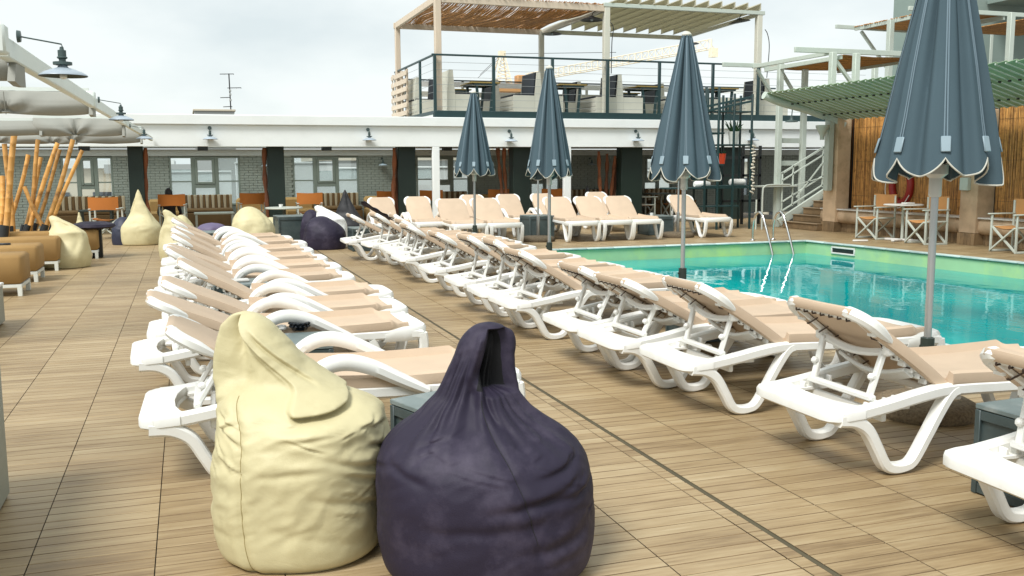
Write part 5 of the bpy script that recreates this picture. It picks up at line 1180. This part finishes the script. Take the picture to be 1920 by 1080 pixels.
# --- foreground cream bag
def fline(phi, z, p0, z0, p1, z1, w_, a_, bow=0):
    t_ = min(1, max(0, (phi-p0)/(p1-p0))); zz = z0+(z1-z0)*t_-bow*math.sin(PI*t_); k = sstep(phi, p0-9, p0+9)*(1-sstep(phi, p1-9, p1+12))*math.sin(PI*min(1, max(0, t_*.9+.05)))
    return k*(a_*.75*g1(z-zz-w_*1.6, w_*1.3)-a_*g1(z-zz, w_*.8))
_rc = random.Random(77)
CREAM_FINE = []
for _ in range(34):          # short sharp creases: right flank, under the flap, left waist
    zn = _rc.choice((0, 0, 0, 1, 2))
    p0, z0 = ((_rc.uniform(30, 88), _rc.uniform(.18, .52)), (_rc.uniform(-5, 60), _rc.uniform(.50, .57)), (_rc.uniform(-80, -38), _rc.uniform(.38, .60)))[zn]
    ln = _rc.uniform(10, 30); CREAM_FINE.append((p0, z0, p0+ln, z0+ln*_rc.choice((-.0022, -.0015, .0016, .0025)), _rc.uniform(.005, .009), _rc.uniform(.003, .008), _rc.uniform(-.006, .006)))
PURPLE_FINE = []
for _ in range(30):
    zn = _rc.choice((0, 0, 1, 2))
    p0, z0 = ((_rc.uniform(15, 80), _rc.uniform(.22, .47)), (_rc.uniform(-70, 0), _rc.uniform(.42, .52)), (_rc.uniform(-10, 50), _rc.uniform(.45, .56)))[zn]
    ln = _rc.uniform(10, 32); PURPLE_FINE.append((p0, z0, p0+ln, z0+ln*_rc.choice((-.002, .0012, .0022, .003)), _rc.uniform(.006, .011), _rc.uniform(.002, .0045), _rc.uniform(-.006, .006)))
def cream_fold(phi, z, p):
    d = 0
    for q in CREAM_FINE:
        if q[0]-10 < phi < q[2]+12 and abs(z-q[1]) < .12: d += fline(phi, z, *q)
    sx_ = -30+16*(.5-z)
    d -= .007*g1(phi-sx_, 2.2)*(1-sstep(z, .60, .66)); d += .006*(g1(phi-sx_-7, 5)+g1(phi-sx_+7, 5))*(1-sstep(z, .58, .68))
    seam = -10+40*sstep(z, .93, .66)-22*sstep(z, .70, .60)
    zc = .580+.062*min(1, max(0, (phi+8)/98)); zc -= .018*math.sin(PI*min(1, max(0, (phi+8)/98)))
    right = sstep(phi, seam-3, seam+2.5)*(1-sstep(phi, 118, 150)); hood = (1-sstep(z, .90, .965))
    ab = sstep(z, zc-.004, zc+.010)
    d += .036*right*ab*hood*(.45+.55*(1-sstep(z, zc, zc+.16)))
    d -= .042*right*g1(z-zc+.004, .011)*sstep(phi, -14, 4)
    d += .034*g1(z-zc+.060, .040)*sstep(phi, -16, 22)*(1-sstep(phi, 98, 132))
    left = (1-right)*sstep(z, .60, .70)*hood
    d -= .072*left*g1(phi+30, 38); d += .030*left*g1(phi+84, 13)
    d += .012*sstep(z, .66, .72)*hood*(g1(phi-seam+4, 4))
    d -= .014*g1(z-.62-.10*(phi+60)/60, .016)*g1(phi+62, 16)
    # second fold line on the flap
    d -= .012*g1(phi-seam-22-50*(.75-z), 4)*sstep(z, .66, .72)*(1-sstep(z, .84, .90)); d += .010*g1(phi-seam-30-50*(.75-z), 6)*sstep(z, .66, .72)*(1-sstep(z, .84, .90))
    for q in ((-64, .56, -26, .47, .014, .014), (-70, .50, -40, .42, .016, .012), (-58, .43, -32, .38, .014, .009), (18, .44, 92, .33, .018, .012), (34, .37, 98, .27, .016, .011), (52, .47, 106, .40, .014, .013), (62, .42, 104, .35, .012, .010), (-8, .50, 40, .53, .016, .010), (10, .30, 76, .22, .018, .007), (-20, .38, 24, .40, .018, .006), (45, .54, 100, .50, .013, .012)): d += fline(phi, z, *q)
    return d, 0
ck = [(0, 0, 0, .0, .0), (0, 0, 0, .24, .24), (.008, 0, 0, .285, .28), (.04, 0, 0, .315, .305), (.12, -.005, 0, .325, .315), (.25, .0, 0, .328, .325), (.38, .015, 0, .335, .325), (.48, .02, 0, .328, .305), (.55, .005, 0, .312, .265), (.61, -.035, 0, .275, .215), (.67, -.085, .0, .218, .165), (.73, -.12, .0, .178, .135), (.79, -.145, -.01, .145, .11), (.85, -.165, -.015, .112, .088), (.90, -.178, -.02, .080, .064), (.94, -.185, -.02, .045, .04), (.955, -.187, -.02, .0, .0)]
t = thing('beanbag', 'large cream beanbag with a folded hood in the left foreground', 'beanbag', (.375, 3.72, 0), BR)
cm = bag_mesh(ck, 300, 230, 1, cream_fold, .62); cm.build('cover', M_CREAM, t, sharp=None)
for o_ in t.children: o_.data.polygons.foreach_set('use_smooth', [True]*len(o_.data.polygons))
def seam_line(fn, pts, mat, r_, par, lift=.001):
    m = MB(); q = []
    for (u, v) in pts: q.append(fn(u, v)+V((0, -lift, 0)))
    m.tube(q, r_, 5); m.build('seam', mat, par, sharp=None)
def uv_at(phi): return ((phi-90)/360+.5) % 1
seam_line(cm.fn, [(uv_at(-30+16*(.5-keyint(ck, v)[0])), v) for v in [.14+.46*k/60 for k in range(61)]], M_THREAD, .0016, t)
# --- foreground purple bag
def purple_fold(phi, z, p):
    cow = sstep(z, .665, .70)*(1-sstep(z, .893, .912)); lft = 0+14*sstep(z, .76, .67)
    d = -.072*sstep(phi, lft-2.5, lft+2.5)*(1-sstep(phi, 82, 89))*cow
    d += .024*g1(phi-lft+9, 8)*sstep(z, .62, .70)*(1-sstep(z, .87, .91)); d += .012*g1(phi-97, 7)*cow
    env = sstep(z, .42, .55)*(1-sstep(z, .72, .86))
    d += .036*env*noise.noise(V((math.cos(R(phi))*2.6+math.sin(z*3)*.3, math.sin(R(phi))*2.6, z*1.5+4)))
    d += .020*env*noise.noise(V((math.cos(R(phi))*6.5, math.sin(R(phi))*6.5, z*2.2+9)))
    d -= .020*g1(phi-14-60*(.70-z), 4)*sstep(z, .54, .60)*(1-sstep(z, .66, .72)); d += .018*g1(phi-24-60*(.70-z), 6)*sstep(z, .54, .60)*(1-sstep(z, .66, .72))
    d -= .016*g1(phi+34-50*(.62-z), 4)*g1(z-.56, .06); d += .014*g1(phi+26-50*(.62-z), 6)*g1(z-.56, .06)
    for q in PURPLE_FINE:
        if q[0]-10 < phi < q[2]+12 and abs(z-q[1]) < .14: d += fline(phi, z, *q)
    sp_ = 10+36*(.62-z); d -= .006*g1(phi-sp_, 1.8)*sstep(z, .1, .2)*(1-sstep(z, .58, .62)); d += .004*(g1(phi-sp_-5, 4)+g1(phi-sp_+5, 4))*(1-sstep(z, .58, .62))
    for q in ((-2, .315, 66, .40, .022, .013, .01), (-34, .245, 40, .285, .024, .006, .01), (12, .165, 66, .21, .024, .008, .008), (26, .42, 78, .475, .018, .015, .015), (-62, .46, -22, .40, .02, .008, 0), (24, .345, 84, .36, .018, .012, .014), (20, .10, 70, .13, .02, .005, 0), (-86, .40, -56, .44, .016, .008, 0)): d += fline(phi, z, *q)
    return d, 0
pk = [(0, 0.006, 0, 0.0, 0), (0, 0.006, 0, 0.3177, 0.3), (0.01, 0.006, 0, 0.369, 0.34), (0.05, 0.006, 0, 0.3946, 0.365), (0.14, 0.006, 0, 0.4079, 0.375), (0.26, 0.001, 0, 0.4079, 0.375), (0.36, -0.004, 0, 0.4049, 0.37), (0.43, -0.012, 0, 0.3895, 0.35), (0.48, -0.019, 0, 0.3536, 0.31), (0.53, -0.03, 0, 0.2921, 0.25), (0.58, -0.034, 0, 0.22, 0.19), (0.63, -0.036, 0, 0.166, 0.145), (0.68, -0.03, 0, 0.128, 0.112), (0.74, -0.018, 0, 0.112, 0.098), (0.8, -0.002, 0, 0.108, 0.094), (0.85, 0.01, 0, 0.102, 0.088), (0.89, 0.018, 0, 0.082, 0.072), (0.918, 0.02, 0, 0.048, 0.044), (0.93, 0.02, 0, 0, 0)]
t = thing('beanbag', 'dark purple beanbag with a pointed hood in the foreground', 'beanbag', (1.02, 3.33, 0), BR)
pmb = bag_mesh(pk, 280, 200, 2, purple_fold, .38)
for i_, f_ in enumerate(pmb.f):            # shade inside the open hood, painted near black on its faces
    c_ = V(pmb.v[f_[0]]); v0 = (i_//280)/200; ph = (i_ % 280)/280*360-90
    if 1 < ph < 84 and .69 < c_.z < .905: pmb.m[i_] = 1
pmb.build('cover', [M_PURPLE, pm('hood_shade_black', (.003, .003, .004), .9)], t, sharp=None)
for o_ in t.children: o_.data.polygons.foreach_set('use_smooth', [True]*len(o_.data.polygons))
seam_line(pmb.fn, [(uv_at(10+36*(.62-keyint(pk, v)[0])), v) for v in [.25+.40*k/60 for k in range(61)]], M_BLACKF, .0015, t)
# --- the others
def small_bag(label, px_, py_, yd, mat, wpx, hpx, style, seed, extra=None):
    q = P(px_, py_, Z=0) if yd is None else P(px_, py_, Y=yd); yd = q.y; depth = proj((q.x, yd, .3))[2]; s = depth/FPX
    r_ = wpx*s/2; h = hpx*s; t = thing('beanbag', label, 'beanbag', (q.x, yd+r_*.6, 0), BR)
    K = {'peak': [(0, 0, 0), (0, 0, .8), (.04, 0, .97), (.2, 0, 1.0), (.32, 0, .97), (.40, 0, .82), (.52, .0, .61), (.67, -.03, .40), (.82, -.06, .21), (.95, -.07, .075), (1, -.07, 0)],
         'fold': [(0, 0, 0), (0, 0, .8), (.04, 0, .96), (.25, 0, 1.0), (.5, 0, .97), (.64, .05, .86), (.74, .0, .66), (.83, -.15, .46), (.91, -.38, .30), (.97, -.5, .18), (1, -.55, 0)],
         'round': [(0, 0, 0), (0, 0, .85), (.05, 0, .98), (.3, 0, 1.0), (.5, 0, .97), (.66, -.05, .86), (.80, -.12, .66), (.92, -.16, .42), (.985, -.17, .18), (1, -.17, 0)],
         'squat': [(0, 0, 0), (0, 0, .85), (.08, 0, .99), (.4, 0, 1.0), (.65, 0, .95), (.85, .02, .75), (.95, .02, .45), (1, .02, 0)]}[style]
    keys = [(z*h, x*r_, 0, a*r_, a*r_*(.95 if z < .5 or style in ('round', 'squat') else .6)) for z, x, a in K]
    rnd = random.Random(seed); fs = [(rnd.uniform(-180, 180), rnd.uniform(.35, .8), rnd.uniform(8, 20), rnd.uniform(.02, .05)) for _ in range(9)]
    def fo(phi, z, p):
        d = 0
        for a, zz, w_, am in fs: d -= am*.8*g1(((phi-a+180) % 360)-180-(z/h-zz)*40, w_)*g1(z/h-zz, .14)*r_*2
        if style == 'fold': d -= .14*r_*g1(phi-25, 20)*g1(z/h-.80, .07); d += .12*r_*g1(phi-40, 30)*g1(z/h-.70, .05)
        return d, 0
    m = bag_mesh(keys, 64, 46, seed, fo, .7); o_ = m.build('cover', mat, t, sharp=None); o_.data.polygons.foreach_set('use_smooth', [True]*len(o_.data.polygons))
    return t
small_bag('cream beanbag with folded top beside the tan ottomans', 124, 503, None, M_CREAM, 84, 98, 'fold', 5)
small_bag('tall pointed cream beanbag standing by the leftmost green pillar', 266, 460, None, M_CREAM, 72, 104, 'peak', 6)
small_bag('navy beanbag half hidden behind the tall pointed cream one', 236, 455, 20.3, M_NAVY, 50, 52, 'round', 7)
small_bag('cream beanbag slumped over the heads of the last left row loungers', 330, 472, 16.4, M_CREAM, 60, 96, 'fold', 8)
small_bag('small cream beanbag with open top behind the slumped one', 345, 442, 19.0, M_CREAM, 44, 62, 'round', 19)
small_bag('low lavender beanbag in front of the middle striped sofa', 398, 448, 19.2, M_LAV, 62, 44, 'squat', 9)
small_bag('big round pale cream beanbag behind the far loungers of the left row', 477, 455, 18.4, M_CREAM, 80, 78, 'round', 10)
small_bag('cream beanbag partly hidden behind the round pale one', 514, 446, 20.2, M_CREAM, 44, 44, 'round', 11)
small_bag('plump dark purple beanbag with folded neck at the head of the aisle', 613, 468, None, M_PURPLE, 78, 62, 'round', 12)
small_bag('white beanbag folded behind the plump dark purple one', 620, 452, 17.9, M_TOWEL, 72, 80, 'fold', 13)
small_bag('purple beanbag behind the white folded one', 590, 438, 18.8, M_PURPLE, 50, 66, 'round', 14)
small_bag('black pointed beanbag against the striped sofa', 655, 436, 19.2, M_BLACKF, 74, 98, 'peak', 15)
small_bag('cream beanbag hanging back between the bamboo poles and orange chair', 150, 430, 20.5, M_CREAM, 34, 62, 'peak', 16)
small_bag('black beanbag tip behind the far back row of loungers', 1107, 420, 23.4, M_BLACKF, 40, 70, 'peak', 17)
t = thing('pouf', 'dark purple cushion on a black stool beside the cream beanbag', 'pouf', (P(175, 430, Y=17.6).x, 17.6, 0)); m = MB(); m.lathe([(0, .50), (.30, .50), (.36, .53), (.34, .57), (.2, .61), (0, .62)], 22); m.build('cushion', M_PURPLE, t); m = MB(); m.box((0.05, 0, .25), (.16, .16, .5), .01); m.build('leg', M_BLACK, t)

# ================================================================ BEYOND THE TERRACE: town, antenna, crane
def town_house(label, x, y, w_, d_, ztop, mi, nx=6, nz=7, col=None):
    t = thing('apartment_building', label, 'building', (x, y, -19)); h = ztop+19
    m = MB(); m.box((0, 0, h/2), (w_, d_, h)); m.build('wall', M_BLDG[mi], t); m = MB(); m.box((0, 0, h+.2), (w_+.6, d_+.6, .5)); m.build('roof_edge', M_BLDG[(mi+1) % 3], t)
    win = MB().box((0, 0, 0), (1.3, .2, 1.7)).mesh('window', M_BWIN, None); bal = MB().box((0, -.6, 0), (2.4, 1.2, 1.0)).mesh('balcony', M_BLDG[1], None)
    for k in range(4):
        for i in range(nx):
            x_ = -w_/2+(i+.5)*w_/nx; z = h-2.4-k*3.1; put('window', win, t, (x_, -d_/2-.05, z))
            if i % 2 == k % 2: put('balcony', bal, t, (x_, -d_/2, z-1.2))
    return t
town_house('cream apartment block seen through the leftmost window', -9, 72, 16, 12, 1.6, 0); town_house('white apartment block seen through the window left of the second pillar', 4.5, 64, 17, 12, 1.3, 1); town_house('grey apartment block seen through the middle window', 18, 80, 16, 12, 2.1, 2)
town_house('white apartment block beyond the right windows', 31, 74, 15, 12, 1.4, 1); town_house('cream apartment block far right beyond the pavilion', 48, 84, 18, 14, 1.9, 0); town_house('grey apartment block behind the left end of the wall', -27, 84, 16, 12, 1.2, 2)
q = P(402, 208, Y=42); t = thing('rooftop_block', 'weathered flat roof edge with antenna above the white fascia', 'building', (q.x, 42, 0))
m = MB(); m.box((0, 1.5, q.z/2-8), (1.6, 3, q.z+16), .02); m.build('wall', M_BLDG[2], t); m = MB(); m.box((0, 1.5, q.z+.03), (1.7, 3.1, .08), .01); m.build('roof_edge', M_BLDG[0], t)
a = P(433, 209, Y=42.3); t = thing('antenna', 'thin television antenna mast above the white fascia', 'antenna', a); hh = P(433, 138, Y=42.3).z-a.z
m = MB(); m.tube([(0, 0, 0), (-.02, 0, hh)], .028, 6); m.build('mast', M_BLACK, t)
for (z, l_, dx) in ((.98, .55, -.1), (.62, .55, .18), (.36, .40, -.2), (.12, .35, -.12)):
    m = MB(); m.tube([(dx-l_/2, 0, hh*z), (dx+l_/2, 0, hh*z+.02)], .016, 5)
    for k in range(4): m.tube([(dx-l_/2+k*l_/3, -.12, hh*z), (dx-l_/2+k*l_/3, .12, hh*z)], .010, 4)
    m.build('aerial', M_BLACK, t)
for z in (.3, .45, .55): m = MB(); m.box((.0, 0, hh*z), (.09, .09, .09), .01); m.build('clamp', M_BLDG[2], t)
YC = 120.0
o0 = P(940, 158, Y=YC); cr_ = thing('tower_crane', 'yellow tower crane with a long lattice jib behind the pergola', 'crane', o0)
tip = P(1333, 82, Y=88)-o0; root = P(985, 146, Y=YC)-o0; ap = P(941, 101, Y=YC)-o0; k_ = YC/FPX*1.08
m = MB(); n = 30; hgt = lambda u: 14*k_*(1-.1*u); wd = .55
ptsb = [root.lerp(tip, k/n) for k in range(n+1)]; dn = (tip-root).normalized(); sd = dn.cross(Z3).normalized()
lo = [p-Z3*hgt(k/n)*.5 for k, p in enumerate(ptsb)]; hi = [p+Z3*hgt(k/n)*.5 for k, p in enumerate(ptsb)]
for k in range(n):
    for s in (-1, 1): m.tube([lo[k]+sd*wd*s, lo[k+1]+sd*wd*s], .06, 4, cap=False)
    m.tube([hi[k], hi[k+1]], .055, 4, cap=False)
    mid = hi[k].lerp(hi[k+1], .5)
    for s in (-1, 1): m.tube([lo[k]+sd*wd*s, mid], .028, 4, cap=False); m.tube([mid, lo[k+1]+sd*wd*s], .028, 4, cap=False)
m.tube([lo[n], hi[n]], .14, 4); m.box(tip+V((.3, 0, -.9)), (.7, .7, .9)); m.build('jib', M_CRANE, cr_, sharp=None)
m = MB()
for sx in (-1, 1):
    for sy in (-1, 1): m.tube([(sx*1.1, sy*1.1, 0), ap+V((sx*.25, sy*.25, 0))], .10, 4)
for k in range(7):
    a_, b_ = k/7, (k+1)/7
    for s in (-1, 1): m.tube([V((-s*1.1, -1.1, 0)).lerp(ap, a_*.85), V((s*1.1, -1.1, 0)).lerp(ap, b_*.85)], .05, 4)
m.box(ap, (.8, .8, .7)); m.build('apex', M_CRANE, cr_, sharp=None)
m = MB()
for sx in (-1, 1):
    for sy in (-1, 1): m.tube([(sx*1, sy*1, -14), (sx*1, sy*1, 0)], .14, 4)
for k in range(7):
    for s in (-1, 1): m.tube([(s, -1, -2*k-2), (-s, -1, -2*k)], .06, 4)
m.build('mast', M_CRANE, cr_, sharp=None)
m = MB(); m.box((.3, -1, -.6), (4.2, 2, 1.1), .1); m.box((2.2, -1.5, .3), (1.4, 1.4, 1.5), .1); m.build('slewing_cab', pm('crane_orange', (.46, .24, .09), .5), cr_)
m = MB(); cj = P(905, 152, Y=YC)-o0; 
m.tube([ap, root.lerp(tip, .55)+Z3*1], .03, 4); m.tube([ap, P(900, 140, Y=YC)-o0], .03, 4); m.tube([ap+V((0, 0, -.3)), P(896, 146, Y=YC)-o0], .03, 4); m.build('tie_cable', M_BLACK, cr_)
